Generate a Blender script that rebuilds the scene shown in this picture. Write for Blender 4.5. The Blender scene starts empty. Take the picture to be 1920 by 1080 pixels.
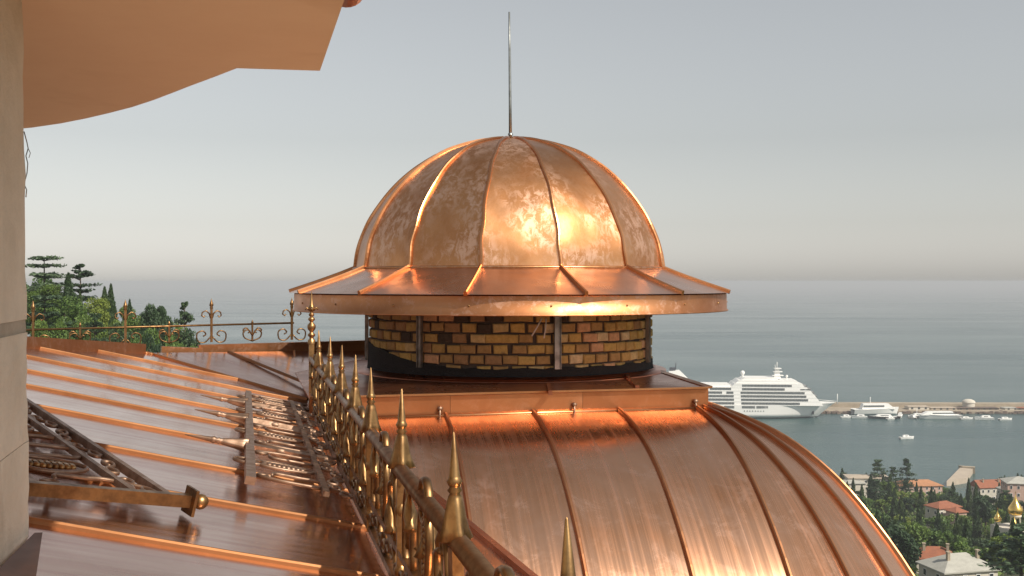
import bpy, math, random
import numpy as np
from mathutils import Vector, Matrix
R = math.radians
random.seed(7); rng = np.random.default_rng(7)
sc = bpy.context.scene
col = sc.collection

# ---------------------------------------------------------------- camera, sky, sun, exposure
CZ = 100.0            # eye height above the sea
F = 2000.0            # focal length in photo pixels
HY = 528.0            # eye-level row in the photograph
cam = bpy.data.cameras.new('camera'); co = bpy.data.objects.new('camera', cam); col.objects.link(co)
cam.sensor_width = 36; cam.lens = 36 * F / 1920; cam.shift_y = -(540 - HY) / 1920
cam.clip_start = 0.05; cam.clip_end = 120000
co.location = (0, 0, CZ); co.rotation_euler = (R(90), 0, 0)
sc.camera = co
SUN_AZ, SUN_EL = R(133), R(44)      # azimuth clockwise from +Y (the view direction)
w = bpy.data.worlds.new('World'); sc.world = w; w.use_nodes = True
nt = w.node_tree; bg = nt.nodes['Background']
sky = nt.nodes.new('ShaderNodeTexSky'); sky.sky_type = 'NISHITA'; sky.sun_disc = False
sky.sun_elevation = SUN_EL; sky.sun_rotation = SUN_AZ
sky.air_density = 1.5; sky.dust_density = 0.70; sky.ozone_density = 2.0; sky.altitude = 100
hs = nt.nodes.new('ShaderNodeHueSaturation'); hs.inputs['Saturation'].default_value = 0.22
nt.links.new(sky.outputs[0], hs.inputs['Color']); nt.links.new(hs.outputs[0], bg.inputs[0])
bg.inputs[1].default_value = 0.095
sl = bpy.data.lights.new('sun', 'SUN'); so = bpy.data.objects.new('sun', sl); col.objects.link(so)
sl.energy = 4.5; sl.angle = R(0.6); sl.color = (1.0, 0.92, 0.79)
sd = Vector((math.sin(SUN_AZ) * math.cos(SUN_EL), math.cos(SUN_AZ) * math.cos(SUN_EL), math.sin(SUN_EL)))
so.location = (20, -20, CZ + 40)
so.rotation_euler = sd.to_track_quat('Z', 'Y').to_euler()
sc.view_settings.view_transform = 'Standard'; sc.view_settings.look = 'None'
sc.view_settings.exposure = 0.10; sc.view_settings.gamma = 1.0

# ---------------------------------------------------------------- helpers
def P(px, py, d):
    return Vector(((px - 960) / F * d, d, CZ + (HY - py) / F * d))
def lerp(a, b, t): return a + (b - a) * t
def interp(xs, ys, x): return float(np.interp(x, xs, ys))
def smooth_curve(pts, n):
    """Catmull-Rom through 2-D/3-D points, n samples."""
    pts = [np.array(p, float) for p in pts]
    pts = [2 * pts[0] - pts[1]] + pts + [2 * pts[-1] - pts[-2]]
    m = len(pts) - 3; out = []
    for i in range(n):
        u = i / (n - 1) * m; k = min(int(u), m - 1); t = u - k
        a, b, c, d = pts[k:k + 4]
        out.append(0.5 * (2 * b + (c - a) * t + (2 * a - 5 * b + 4 * c - d) * t * t + (3 * b - a - 3 * c + d) * t ** 3))
    return out

class MB:
    def __init__(s): s.v = []; s.f = []; s.uv = []; s.sm = []
    def add(s, vs, fs, uvs=None, smooth=False):
        o = len(s.v); s.v += [tuple(map(float, p)) for p in vs]
        s.uv += list(uvs) if uvs is not None else [(p[0], p[1]) for p in s.v[o:]]
        for f in fs: s.f.append(tuple(o + i for i in f)); s.sm.append(smooth)
        return s
    def box(s, c, d, rot=None, taper=1.0):
        x, y, z = d[0] / 2, d[1] / 2, d[2] / 2
        vs = [Vector((sx * x * (taper if sz > 0 else 1), sy * y * (taper if sz > 0 else 1), sz * z)) for sz in (-1, 1) for sy in (-1, 1) for sx in (-1, 1)]
        if rot is not None: vs = [rot @ p for p in vs]
        vs = [p + Vector(c) for p in vs]
        return s.add(vs, [(0, 2, 3, 1), (4, 5, 7, 6), (0, 1, 5, 4), (2, 6, 7, 3), (0, 4, 6, 2), (1, 3, 7, 5)])
    def prism(s, poly, z0, z1):
        n = len(poly)
        a = sum(poly[i][0] * poly[(i + 1) % n][1] - poly[(i + 1) % n][0] * poly[i][1] for i in range(n))
        if a < 0: poly = poly[::-1]
        vs = [(p[0], p[1], z0 if len(p) < 3 else p[2] + z0) for p in poly] + [(p[0], p[1], z1 if len(p) < 3 else p[2] + z1) for p in poly]
        fs = [tuple(range(n - 1, -1, -1)), tuple(range(n, 2 * n))] + [(i, (i + 1) % n, n + (i + 1) % n, n + i) for i in range(n)]
        return s.add(vs, fs)
    def lathe(s, prof, n=16, c=(0, 0, 0), lobes=None, cap=True):
        vs = []; fs = []; m = len(prof)
        for i in range(n):
            a = 2 * math.pi * i / n
            for j, (r, z) in enumerate(prof):
                k = 1 + (lobes[j] * math.cos(4 * a) if lobes else 0)
                vs.append((c[0] + r * k * math.cos(a), c[1] + r * k * math.sin(a), c[2] + z))
        for i in range(n):
            for j in range(m - 1):
                a, b = i * m + j, ((i + 1) % n) * m + j
                fs.append((a, b, b + 1, a + 1))
        s.add(vs, fs, smooth=True)
        return s
    def sweep(s, path, prof, nrm, closed=False, caps=True, smooth=False):
        """profile (a,b): a along side, b along the normal."""
        path = [Vector(p) for p in path]; n = len(path); m = len(prof); vs = []; fs = []
        for i, p in enumerate(path):
            if closed: t = path[(i + 1) % n] - path[i - 1]
            else: t = path[min(i + 1, n - 1)] - path[max(i - 1, 0)]
            N = Vector(nrm[i]) if isinstance(nrm, list) else Vector(nrm)
            S = t.cross(N).normalized(); N = S.cross(t).normalized()
            for a, b in prof: vs.append(p + S * a + N * b)
        for i in range(n if closed else n - 1):
            for j in range(m):
                a, b = i * m + j, i * m + (j + 1) % m
                c, d = ((i + 1) % n) * m + j, ((i + 1) % n) * m + (j + 1) % m
                fs.append((a, c, d, b))
        if caps and not closed: fs.append(tuple(range(m))); fs.append(tuple(range((n - 1) * m, n * m))[::-1])
        return s.add(vs, fs, smooth=smooth)
    def tube(s, path, r, n=8, smooth=True):
        path = [Vector(p) for p in path]; t = path[-1] - path[0]
        up = Vector((0, 0, 1)) if abs(t.normalized().z) < 0.9 else Vector((1, 0, 0))
        prof0 = [(math.cos(2 * math.pi * k / n), math.sin(2 * math.pi * k / n)) for k in range(n)]
        if not isinstance(r, (list, tuple)): return s.sweep(path, [(a * r, b * r) for a, b in prof0], up, smooth=smooth)
        vs = []; fs = []; N_ = len(path)
        for i, p in enumerate(path):
            tt = path[min(i + 1, N_ - 1)] - path[max(i - 1, 0)]
            S = tt.cross(up).normalized(); N = S.cross(tt).normalized()
            for a, b in prof0: vs.append(p + S * a * r[i] + N * b * r[i])
        for i in range(N_ - 1):
            for j in range(n): fs.append((i * n + j, (i + 1) * n + j, (i + 1) * n + (j + 1) % n, i * n + (j + 1) % n))
        fs.append(tuple(range(n))); fs.append(tuple(range((N_ - 1) * n, N_ * n))[::-1])
        return s.add(vs, fs, smooth=smooth)
    def grid(s, fn, nu, nv, smooth=True, uvs=1.0):
        vs = []; uv = []
        for i in range(nu + 1):
            for j in range(nv + 1):
                vs.append(fn(i / nu, j / nv)); uv.append((i / nu * uvs, j / nv))
        fs = [(i * (nv + 1) + j, (i + 1) * (nv + 1) + j, (i + 1) * (nv + 1) + j + 1, i * (nv + 1) + j + 1) for i in range(nu) for j in range(nv)]
        return s.add(vs, fs, uv, smooth)
    def mesh(s, name, mat, off=(0, 0, 0)):
        me = bpy.data.meshes.new(name)
        ox, oy, oz = off
        me.from_pydata([(x - ox, y - oy, z - oz) for x, y, z in s.v], [], s.f)
        if mat: me.materials.append(mat)
        me.polygons.foreach_set('use_smooth', s.sm)
        ul = me.uv_layers.new(name='UVMap')
        li = np.empty(len(me.loops), dtype=np.int32); me.loops.foreach_get('vertex_index', li)
        ul.data.foreach_set('uv', np.array(s.uv, dtype=np.float32)[li].ravel())
        me.update(); return me
    def build(s, name, mat, parent=None, local=False, loc=None, kind=None):
        off = (0, 0, 0)
        if parent is not None and not local:
            r = parent
            while r.parent: r = r.parent
            off = r.location
        if loc is not None: off = loc
        o = bpy.data.objects.new(name, s.mesh(name, mat, off)); col.objects.link(o)
        if parent is not None: o.parent = parent
        elif loc is not None: o.location = loc
        if kind: o['kind'] = kind
        return o
def place(name, me, parent, loc=(0, 0, 0), rot=(0, 0, 0), scale=(1, 1, 1)):
    o = bpy.data.objects.new(name, me); col.objects.link(o); o.parent = parent
    o.location = loc; o.rotation_euler = rot; o.scale = scale; return o
def tag(o, label, cat, group=None, kind=None):
    if label: o['label'] = label
    if cat: o['category'] = cat
    if group: o['group'] = group
    if kind: o['kind'] = kind
    return o
def thing(name, loc, label, cat, group=None, rot=(0, 0, 0)):
    o = bpy.data.objects.new(name, None); col.objects.link(o); o.empty_display_size = 0.2
    o.location = loc; o.rotation_euler = rot
    return tag(o, label, cat, group)
def copy_tree(o, parent=None):
    c = o.copy(); col.objects.link(c); c.parent = parent
    for ch in list(o.children): copy_tree(ch, c)
    return c

# ---------------------------------------------------------------- materials
class NB:
    def __init__(s, name):
        s.m = bpy.data.materials.new(name); s.m.use_nodes = True
        s.t = s.m.node_tree; s.b = s.t.nodes['Principled BSDF']
    def n(s, typ, **kw):
        k = s.t.nodes.new(typ)
        for a, v in kw.items(): setattr(k, a, v)
        return k
    def l(s, a, b): s.t.links.new(a, b)
    def noise(s, vec, scale, detail=4, rough=0.6, dist=0.0):
        k = s.n('ShaderNodeTexNoise'); k.inputs['Scale'].default_value = scale; k.inputs['Detail'].default_value = detail
        k.inputs['Roughness'].default_value = rough; k.inputs['Distortion'].default_value = dist
        if vec is not None: s.l(vec, k.inputs['Vector'])
        return k.outputs['Fac']
    def mapr(s, v, a, b, c, d):
        k = s.n('ShaderNodeMapRange'); s.l(v, k.inputs[0])
        for i, x in enumerate((a, b, c, d)): k.inputs[i + 1].default_value = x
        return k.outputs[0]
    def mix(s, fac, a, b, typ='MIX'):
        k = s.n('ShaderNodeMix', data_type='RGBA', blend_type=typ)
        for sock, v in ((k.inputs[0], fac), (k.inputs[6], a), (k.inputs[7], b)):
            if hasattr(v, 'is_output'): s.l(v, sock)
            elif isinstance(v, tuple): sock.default_value = (*v, 1)
            else: sock.default_value = v
        return k.outputs[2]
    def math(s, op, a, b):
        k = s.n('ShaderNodeMath', operation=op)
        for i, v in enumerate((a, b)):
            if hasattr(v, 'is_output'): s.l(v, k.inputs[i])
            else: k.inputs[i].default_value = v
        return k.outputs[0]
    def coord(s, which='Object', scale=None):
        t = s.n('ShaderNodeTexCoord').outputs[which]
        if scale:
            m = s.n('ShaderNodeMapping'); s.l(t, m.inputs[0]); m.inputs['Scale'].default_value = scale; t = m.outputs[0]
        return t
    def objoff(s, vec, k=7.0):
        oi = s.n('ShaderNodeObjectInfo').outputs['Random']
        c = s.n('ShaderNodeCombineXYZ')
        for i in range(3): s.l(s.math('MULTIPLY', oi, k * (i + 1)), c.inputs[i])
        a = s.n('ShaderNodeVectorMath', operation='ADD'); s.l(vec, a.inputs[0]); s.l(c.outputs[0], a.inputs[1])
        return a.outputs[0], oi
    def bump(s, h, strength, dist=0.01):
        k = s.n('ShaderNodeBump'); k.inputs['Strength'].default_value = strength; k.inputs['Distance'].default_value = dist
        s.l(h, k.inputs['Height']); s.l(k.outputs[0], s.b.inputs['Normal']); return k
    def set(s, **kw):
        for k, v in kw.items():
            sock = s.b.inputs[k.replace('_', ' ')]
            if hasattr(v, 'is_output'): s.l(v, sock)
            else: sock.default_value = (*v, 1) if isinstance(v, tuple) else v
        return s.m

def copper(name, bright, dark, pale, r0, r1, streak=0.0, blotch=0.5, wav=0.25, wavscale=2.2, palefine=9.0, vary=0.25, squash=1.0, lo=0.50):
    b = NB(name); v, oi = b.objoff(b.coord())
    big = b.noise(v, 1.7, 5, 0.6, 0.6)
    vq = v
    if squash != 1.0:
        mp = b.n('ShaderNodeMapping'); b.l(v, mp.inputs[0]); mp.inputs['Scale'].default_value = (1, 1, squash); vq = mp.outputs[0]
    fine = b.noise(vq, palefine, 9, 0.76, 0.5)
    c = b.mix(b.mapr(big, 0.36, 0.66, 0, 1), bright, dark)
    pm = b.mapr(fine, lo, lo + 0.10, 0, blotch)
    pm2 = b.math('MULTIPLY', pm, b.mapr(b.noise(v, 2.6, 3, 0.5), 0.38, 0.58, 0.1, 1))
    c = b.mix(pm2, c, pale)
    rough = b.mapr(big, 0.3, 0.7, r0, r1)
    if streak:
        uvv, _ = b.objoff(b.coord('UV', (19, 1.1, 1)), 11)
        st = b.noise(uvv, 1.0, 6, 0.65)
        c = b.mix(b.mapr(st, 0.45, 0.72, 0, streak), c, (dark[0] * 0.9, dark[1] * 0.75, dark[2] * 1.15))
        uv2, _ = b.objoff(b.coord('UV', (11, 1.0, 1)), 5)
        st2 = b.noise(uv2, 1.0, 4, 0.6)
        c = b.mix(b.mapr(st2, 0.52, 0.75, 0, streak * 0.9), c, pale)
        rough = b.math('ADD', rough, b.mapr(st, 0.4, 0.7, -0.05, 0.08))
    # each sheet weathered a little differently
    hv = b.n('ShaderNodeHueSaturation'); b.l(c, hv.inputs['Color'])
    b.l(b.mapr(oi, 0, 1, 1 - vary, 1 + vary * 0.35), hv.inputs['Value'])
    rough = b.math('ADD', rough, b.mapr(pm2, 0, 1, 0, 0.12))
    h = b.noise(v, wavscale, 2, 0.45)
    h2 = b.math('ADD', h, b.math('MULTIPLY', b.noise(v, 30, 3, 0.6), 0.02 if not streak else 0.003))
    b.bump(h2, wav, 0.05)
    return b.set(Base_Color=hv.outputs[0], Metallic=1.0, Roughness=rough)

M = {}
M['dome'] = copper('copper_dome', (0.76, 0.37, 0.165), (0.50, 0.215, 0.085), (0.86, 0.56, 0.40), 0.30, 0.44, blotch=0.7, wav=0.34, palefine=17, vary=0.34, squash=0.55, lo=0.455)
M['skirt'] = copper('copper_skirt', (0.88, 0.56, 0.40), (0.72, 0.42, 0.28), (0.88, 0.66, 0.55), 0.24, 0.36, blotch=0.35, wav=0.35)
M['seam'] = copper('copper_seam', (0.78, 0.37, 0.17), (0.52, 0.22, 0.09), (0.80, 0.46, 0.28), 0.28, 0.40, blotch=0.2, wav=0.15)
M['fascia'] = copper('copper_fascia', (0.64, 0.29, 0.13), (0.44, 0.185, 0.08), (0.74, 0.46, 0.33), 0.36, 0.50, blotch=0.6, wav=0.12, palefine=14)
M['bigdome'] = copper('copper_big_dome', (0.85, 0.465, 0.275), (0.60, 0.29, 0.15), (0.89, 0.59, 0.45), 0.22, 0.32, streak=0.20, blotch=0.3, wav=0.06, wavscale=1.2, palefine=5, vary=0.08)
M['darkflash'] = copper('tarnished_flashing', (0.26, 0.12, 0.065), (0.16, 0.075, 0.045), (0.34, 0.18, 0.11), 0.38, 0.55, blotch=0.3, wav=0.3)
M['curb'] = copper('copper_curb', (0.66, 0.28, 0.12), (0.46, 0.18, 0.075), (0.70, 0.38, 0.23), 0.32, 0.46, blotch=0.25, wav=0.15)
M['bigseam'] = copper('copper_big_seam', (0.58, 0.27, 0.13), (0.42, 0.18, 0.085), (0.62, 0.33, 0.2), 0.3, 0.42, blotch=0.2, wav=0.1)
M['deck'] = copper('copper_deck', (0.62, 0.25, 0.14), (0.45, 0.16, 0.085), (0.65, 0.33, 0.22), 0.24, 0.36, blotch=0.25, wav=0.2)
M['roof'] = copper('copper_roof_sheet', (0.76, 0.49, 0.37), (0.62, 0.38, 0.27), (0.80, 0.58, 0.47), 0.13, 0.24, streak=0.35, blotch=0.35, wav=0.10, wavscale=1.4, palefine=5, vary=0.12)
M['roofseam'] = copper('copper_roof_seam', (0.45, 0.215, 0.10), (0.33, 0.15, 0.065), (0.5, 0.28, 0.16), 0.46, 0.6, blotch=0.2, wav=0.1)

def metal(name, c1, c2, r0, r1, scale=20, bump=0.15):
    b = NB(name); v, oi = b.objoff(b.coord()); f = b.noise(v, scale, 5, 0.6)
    b.bump(f, bump, 0.004)
    return b.set(Base_Color=b.mix(b.mapr(f, 0.38, 0.64, 0, 1), c1, c2), Metallic=1.0, Roughness=b.mapr(f, 0.3, 0.7, r0, r1))
M['gold'] = metal('bronze_gold_paint', (0.33, 0.19, 0.085), (0.16, 0.088, 0.042), 0.34, 0.52)
M['goldhi'] = metal('bright_bronze_casting', (0.46, 0.275, 0.12), (0.20, 0.11, 0.05), 0.32, 0.52, 22)
M['bronze'] = metal('brown_bronze_bar', (0.40, 0.27, 0.195), (0.25, 0.16, 0.11), 0.46, 0.62)
M['railbrown'] = metal('brown_hand_rail', (0.30, 0.175, 0.095), (0.18, 0.10, 0.055), 0.38, 0.52)
M['steel'] = metal('dull_steel', (0.34, 0.35, 0.34), (0.22, 0.23, 0.22), 0.4, 0.55)
M['zinc'] = metal('pale_zinc_strip', (0.36, 0.34, 0.31), (0.22, 0.21, 0.19), 0.5, 0.6, 12)
M['golddome'] = metal('gilded_dome', (0.95, 0.66, 0.20), (0.82, 0.50, 0.12), 0.2, 0.3, 3)

def plain(name, c1, c2, scale=3.0, rough=0.85, bump=0.2, detail=6, dist=0.02, obj=True, sc3=None, stain=None):
    b = NB(name); v = b.coord(scale=sc3); oi = None
    if obj: v, oi = b.objoff(v)
    f = b.noise(v, scale, detail, 0.65)
    c = b.mix(b.mapr(f, 0.32, 0.68, 0, 1), c1, c2)
    if stain:
        g = b.noise(b.coord(scale=(1, 1, 0.25)), stain[1], 5, 0.6, 0.8)
        c = b.mix(b.mapr(g, 0.55, 0.72, 0, stain[2]), c, stain[0])
    b.bump(b.noise(v, scale * 9, 4, 0.6), bump, dist)
    return b.set(Base_Color=c, Roughness=rough)
M['concrete'] = plain('concrete_pillar', (0.74, 0.68, 0.56), (0.58, 0.52, 0.41), 2.2, 0.9, 0.5, stain=((0.32, 0.27, 0.19), 2.5, 0.7))
M['mortarline'] = plain('concrete_joint', (0.46, 0.42, 0.34), (0.36, 0.32, 0.25), 6, 0.95, 0.4)
M['soffit'] = plain('painted_soffit', (0.86, 0.68, 0.49), (0.79, 0.60, 0.42), 1.3, 0.62, 0.08, stain=((0.68, 0.49, 0.32), 1.4, 0.6))
M['bitumen'] = plain('black_bitumen', (0.012, 0.011, 0.011), (0.022, 0.02, 0.018), 8, 0.92, 0.6)
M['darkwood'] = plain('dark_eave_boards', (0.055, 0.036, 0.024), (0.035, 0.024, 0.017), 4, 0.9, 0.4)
M['mortar'] = plain('dark_mortar', (0.12, 0.09, 0.065), (0.065, 0.05, 0.038), 14, 0.95, 0.8)
M['wire'] = plain('pale_wire', (0.72, 0.67, 0.6), (0.6, 0.55, 0.5), 10, 0.6)
M['dark'] = plain('dark_cable', (0.03, 0.028, 0.026), (0.06, 0.055, 0.05), 10, 0.7)
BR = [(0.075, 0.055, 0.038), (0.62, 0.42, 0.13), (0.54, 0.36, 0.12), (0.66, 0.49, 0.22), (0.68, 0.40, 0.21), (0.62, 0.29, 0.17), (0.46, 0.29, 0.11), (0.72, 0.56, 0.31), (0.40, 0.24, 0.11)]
M['brick'] = []
for i, c in enumerate(BR):
    b = NB('brick_%s' % ['shade_black', 'ochre', 'olive', 'sand', 'salmon', 'red', 'brown', 'cream', 'umber'][i]); v, oi = b.objoff(b.coord())
    f = b.noise(v, 26, 6, 0.7); g = b.noise(v, 9, 4, 0.6)
    cc = b.mix(b.mapr(f, 0.3, 0.7, 0, 1), c, tuple(x * 0.62 for x in c))
    cc = b.mix(b.mapr(g, 0.62, 0.74, 0, 0.7), cc, (0.14, 0.10, 0.065))
    b.bump(f, 0.7, 0.01)
    M['brick'].append(b.set(Base_Color=cc, Roughness=0.92))

def leafmat(name, c1, c2):
    b = NB(name)
    g = b.n('ShaderNodeNewGeometry').outputs['Random Per Island']
    oi = b.n('ShaderNodeObjectInfo').outputs['Random']
    c = b.mix(g, c1, c2)
    hv = b.n('ShaderNodeHueSaturation'); b.l(c, hv.inputs['Color'])
    b.l(b.mapr(oi, 0, 1, 0.72, 1.28), hv.inputs['Value']); b.l(b.mapr(oi, 0, 1, 0.52, 0.48), hv.inputs['Hue'])
    tr = b.n('ShaderNodeBsdfTranslucent'); b.l(hv.outputs[0], tr.inputs[0])
    ms = b.n('ShaderNodeMixShader'); ms.inputs[0].default_value = 0.22
    b.set(Base_Color=hv.outputs[0], Roughness=0.6)
    out = [n for n in b.t.nodes if n.type == 'OUTPUT_MATERIAL'][0]
    b.l(b.b.outputs[0], ms.inputs[1]); b.l(tr.outputs[0], ms.inputs[2]); b.l(ms.outputs[0], out.inputs[0])
    return b.m
M['leaf'] = leafmat('leaf_green', (0.066, 0.128, 0.024), (0.165, 0.25, 0.050))
M['leafy'] = leafmat('leaf_yellow_green', (0.095, 0.155, 0.022), (0.21, 0.28, 0.05))
M['cyp'] = leafmat('leaf_cypress', (0.026, 0.058, 0.017), (0.060, 0.105, 0.030))
M['cedar'] = leafmat('needle_cedar', (0.060, 0.110, 0.055), (0.125, 0.185, 0.095))
M['pine'] = leafmat('needle_dark_pine', (0.026, 0.060, 0.024), (0.058, 0.105, 0.042))
M['blossom'] = leafmat('cream_blossom', (0.55, 0.50, 0.36), (0.72, 0.68, 0.52))
M['bark'] = plain('bark', (0.10, 0.075, 0.05), (0.055, 0.04, 0.03), 3, 0.95, 0.8)
M['ground'] = plain('hillside_soil', (0.050, 0.070, 0.025), (0.085, 0.080, 0.045), 0.06, 0.95, 0.3, obj=False)
M['white'] = plain('white_ship_paint', (0.88, 0.87, 0.84), (0.84, 0.83, 0.80), 0.05, 0.4, 0.02)
M['shipglass'] = plain('dark_cabin_glass', (0.10, 0.115, 0.125), (0.16, 0.17, 0.17), 0.3, 0.25, 0.0)
M['shipdark'] = plain('dark_boot_paint', (0.05, 0.055, 0.07), (0.07, 0.075, 0.09), 0.3, 0.5, 0.0)
M['stone'] = plain('harbour_stone', (0.42, 0.35, 0.26), (0.28, 0.23, 0.17), 0.12, 0.95, 0.4)
M['stoned'] = plain('dark_harbour_stone', (0.17, 0.12, 0.095), (0.11, 0.08, 0.065), 0.2, 0.95, 0.4)
M['plaster'] = plain('white_plaster', (0.66, 0.61, 0.52), (0.54, 0.50, 0.43), 0.4, 0.9, 0.1)
M['pinkplaster'] = plain('pink_plaster', (0.58, 0.40, 0.33), (0.50, 0.34, 0.28), 0.4, 0.9, 0.1)
M['redtile'] = plain('red_roof_tile', (0.35, 0.125, 0.065), (0.24, 0.09, 0.05), 0.8, 0.85, 0.5, sc3=(1, 1, 4))
M['orangetile'] = plain('orange_roof_tile', (0.50, 0.24, 0.12), (0.38, 0.18, 0.09), 0.6, 0.85, 0.5)
M['greyroof'] = plain('grey_slate_roof', (0.46, 0.45, 0.40), (0.36, 0.35, 0.31), 0.5, 0.8, 0.4, sc3=(1, 1, 3))
M['tanroof'] = plain('tan_sheet_roof', (0.50, 0.42, 0.33), (0.40, 0.33, 0.26), 0.3, 0.85, 0.2)
M['pane'] = plain('window_pane', (0.035, 0.04, 0.045), (0.06, 0.065, 0.07), 0.5, 0.12, 0.0)
b = NB('sea_water'); v = b.coord(); n1 = b.noise(b.coord(scale=(0.05, 0.16, 1)), 1.0, 6, 0.7); n2 = b.noise(b.coord(scale=(0.0012, 0.004, 1)), 1.0, 4, 0.6)
b.bump(b.math('ADD', n1, b.math('MULTIPLY', b.noise(b.coord(scale=(0.4, 0.8, 1)), 1.0, 3, 0.6), 0.25)), 0.55, 1.2)
M['sea'] = b.set(Base_Color=b.mix(b.mapr(n2, 0.35, 0.65, 0, 1), (0.046, 0.100, 0.098), (0.036, 0.080, 0.086)), Roughness=b.mapr(n2, 0.35, 0.65, 0.16, 0.30), IOR=1.333)

# ================================================================ THE LARGE SETTING: sea, hillside
MB().grid(lambda u, v: (-60000 + 120000 * u, -3000 + 63000 * v, 0), 4, 4, smooth=False).build('sea', M['sea'], kind='structure')
def shore(x): return 520 + 14 * math.sin(x * 0.021) + 9 * math.sin(x * 0.05 + 1)
def hgt(x, y):
    s = shore(x); t = (s - y) / (s - 30)
    if t <= 0: return max(-6.0, t * 90)
    z = 84 * min(t, 1.05) ** 1.7 + 3.0 * math.sin(x * 0.035 + y * 0.02) * min(t * 4, 1) + 1.6 * math.sin(x * 0.09 - y * 0.07) * min(t * 4, 1)
    z += 44 * math.exp(-((x + 95) / 47) ** 2 / 2 - ((y - 175) / 60) ** 2 / 2)      # wooded knoll to the left
    return min(z, 93)
def hill(u, v):
    x = -260 + 860 * u; y = -80 + 660 * v
    return (x, y, hgt(x, y))
MB().grid(hill, 110, 90).build('hillside', M['ground'], kind='structure')
def ground_at(px, py, up=0.0):
    d = 60.0 if up else 20.0
    while d < 900:
        p = P(px, py, d)
        if p.z <= hgt(p.x, p.y) + up: return p
        d += 0.5
    return P(px, py, 900)

# ================================================================ CUPOLA
AX, AY = -0.013, 9.0
def Z(z): return CZ + z
cup = thing('cupola', (AX, AY, Z(-0.73)), 'small copper cupola with ribbed dome, flared eave and round brick drum', 'cupola')
PROF = smooth_curve([(1.30, .105), (1.278, .25), (1.235, .385), (1.160, .54), (1.02, .735), (.87, .885), (.72, .995), (.55, 1.085), (.30, 1.162), (.035, 1.205)], 34)
SK = smooth_curve([(1.312, .104), (1.44, .053), (1.62, -.012), (1.845, -.088)], 12)
NS = 14; DT = 2 * math.pi / NS; T0 = R(-9.4)
def pol(r, th, z): return Vector((AX + r * math.sin(th), AY - r * math.cos(th), Z(z)))
def facet(prof, k, bulge, name, mat, amp):
    a, c = T0 + k * DT, T0 + (k + 1) * DT
    ph = random.random() * 9
    def fn(u, v):
        i = v * (len(prof) - 1); i0 = min(int(i), len(prof) - 2); r, z = lerp(prof[i0], prof[i0 + 1], i - i0)
        p = lerp(pol(r, a, z), pol(r, c, z), u)
        q = pol(r, lerp(a, c, u), z)
        p = lerp(p, q, bulge)
        wv = amp * math.sin(math.pi * u) * (math.sin(9 * v + ph) + 0.6 * math.sin(19 * v + 2 * ph + 3 * u))
        m = Vector((p.x - AX, p.y - AY, 0)).normalized()
        return p + m * wv
    MB().grid(fn, 8, len(prof) - 1).build(name, mat, cup)
SEAMP = [(-.013, -.012), (-.012, .013), (-.006, .021), (.006, .021), (.012, .013), (.013, -.012)]
for k in range(NS):
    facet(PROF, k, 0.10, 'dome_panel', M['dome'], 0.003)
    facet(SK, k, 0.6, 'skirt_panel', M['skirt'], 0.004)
    th = T0 + k * DT
    def nrm(pr):
        out = []
        for i in range(len(pr)):
            d = np.array(pr[min(i + 1, len(pr) - 1)]) - np.array(pr[max(i - 1, 0)])
            nr, nz = d[1], -d[0]
            if nr * 1 + nz * 0.3 < 0: nr, nz = -nr, -nz
            out.append(Vector((nr * math.sin(th), -nr * math.cos(th), nz)))
        return out
    pts = [pol(r, th + 0.004 * math.sin(i * .9 + k), z) for i, (r, z) in enumerate(PROF[:-1])]
    MB().sweep(pts, [(a * (1 if True else 1), b) for a, b in SEAMP], nrm(PROF)[:-1], smooth=False).build('dome_seam', M['seam'], cup)
    pts = [pol(r, th, z + .004) for r, z in SK]
    MB().sweep(pts, SEAMP, nrm(SK), smooth=False).build('skirt_seam', M['seam'], cup)
# folded lip where the dome sheets meet the skirt, fascia, soffit
def ring(prof, n=112):
    mb = MB(); m = len(prof); vs = []; fs = []
    for i in range(n):
        for r, z in prof: vs.append(pol(r, 2 * math.pi * i / n, z))
    for i in range(n):
        for j in range(m): fs.append((i * m + j, i * m + (j + 1) % m, ((i + 1) % n) * m + (j + 1) % m, ((i + 1) % n) * m + j))
    return mb.add(vs, fs, smooth=True)
ring([(1.288, .09), (1.312, .09), (1.318, .102), (1.318, .112), (1.303, .118), (1.288, .118)]).build('base_lip', M['dome'], cup)
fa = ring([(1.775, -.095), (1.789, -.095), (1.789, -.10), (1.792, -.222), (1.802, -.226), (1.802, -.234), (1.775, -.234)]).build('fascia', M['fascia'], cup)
MB().lathe([(0.006, 0.004), (0.006, -0.004)], 8).box((0, 0, 0), (0.001, 0.001, 0.001))
scr = MB().lathe([(0.0, .006), (.005, .005), (.008, 0), (.008, -.004)], 8).mesh('fascia_screw', M['goldhi'])
for k in range(20):
    th = R(-9 + k * 18)
    o = place('fascia_screw', scr, fa, pol(1.791, th, -.165) - cup.location, (R(90), 0, th))
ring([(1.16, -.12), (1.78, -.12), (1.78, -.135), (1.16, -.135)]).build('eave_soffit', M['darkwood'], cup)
MB().lathe([(0.0, 1.225), (.03, 1.222), (.05, 1.205), (.075, 1.19)], 16, (AX, AY, CZ)).build('crown_cap', M['seam'], cup)
mb = MB(); p0 = Vector((AX, AY, Z(1.2))); p1 = Vector((AX - 0.010, AY, Z(2.275)))
mb.tube([lerp(p0, p1, t) for t in (0, .3, .7, 1)], [.014, .012, .010, .007], 8).lathe([(.022, 1.235), (.020, 1.25), (.013, 1.256)], 10, (AX, AY, CZ))
mb.build('spire_rod', M['steel'], cup)
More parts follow.
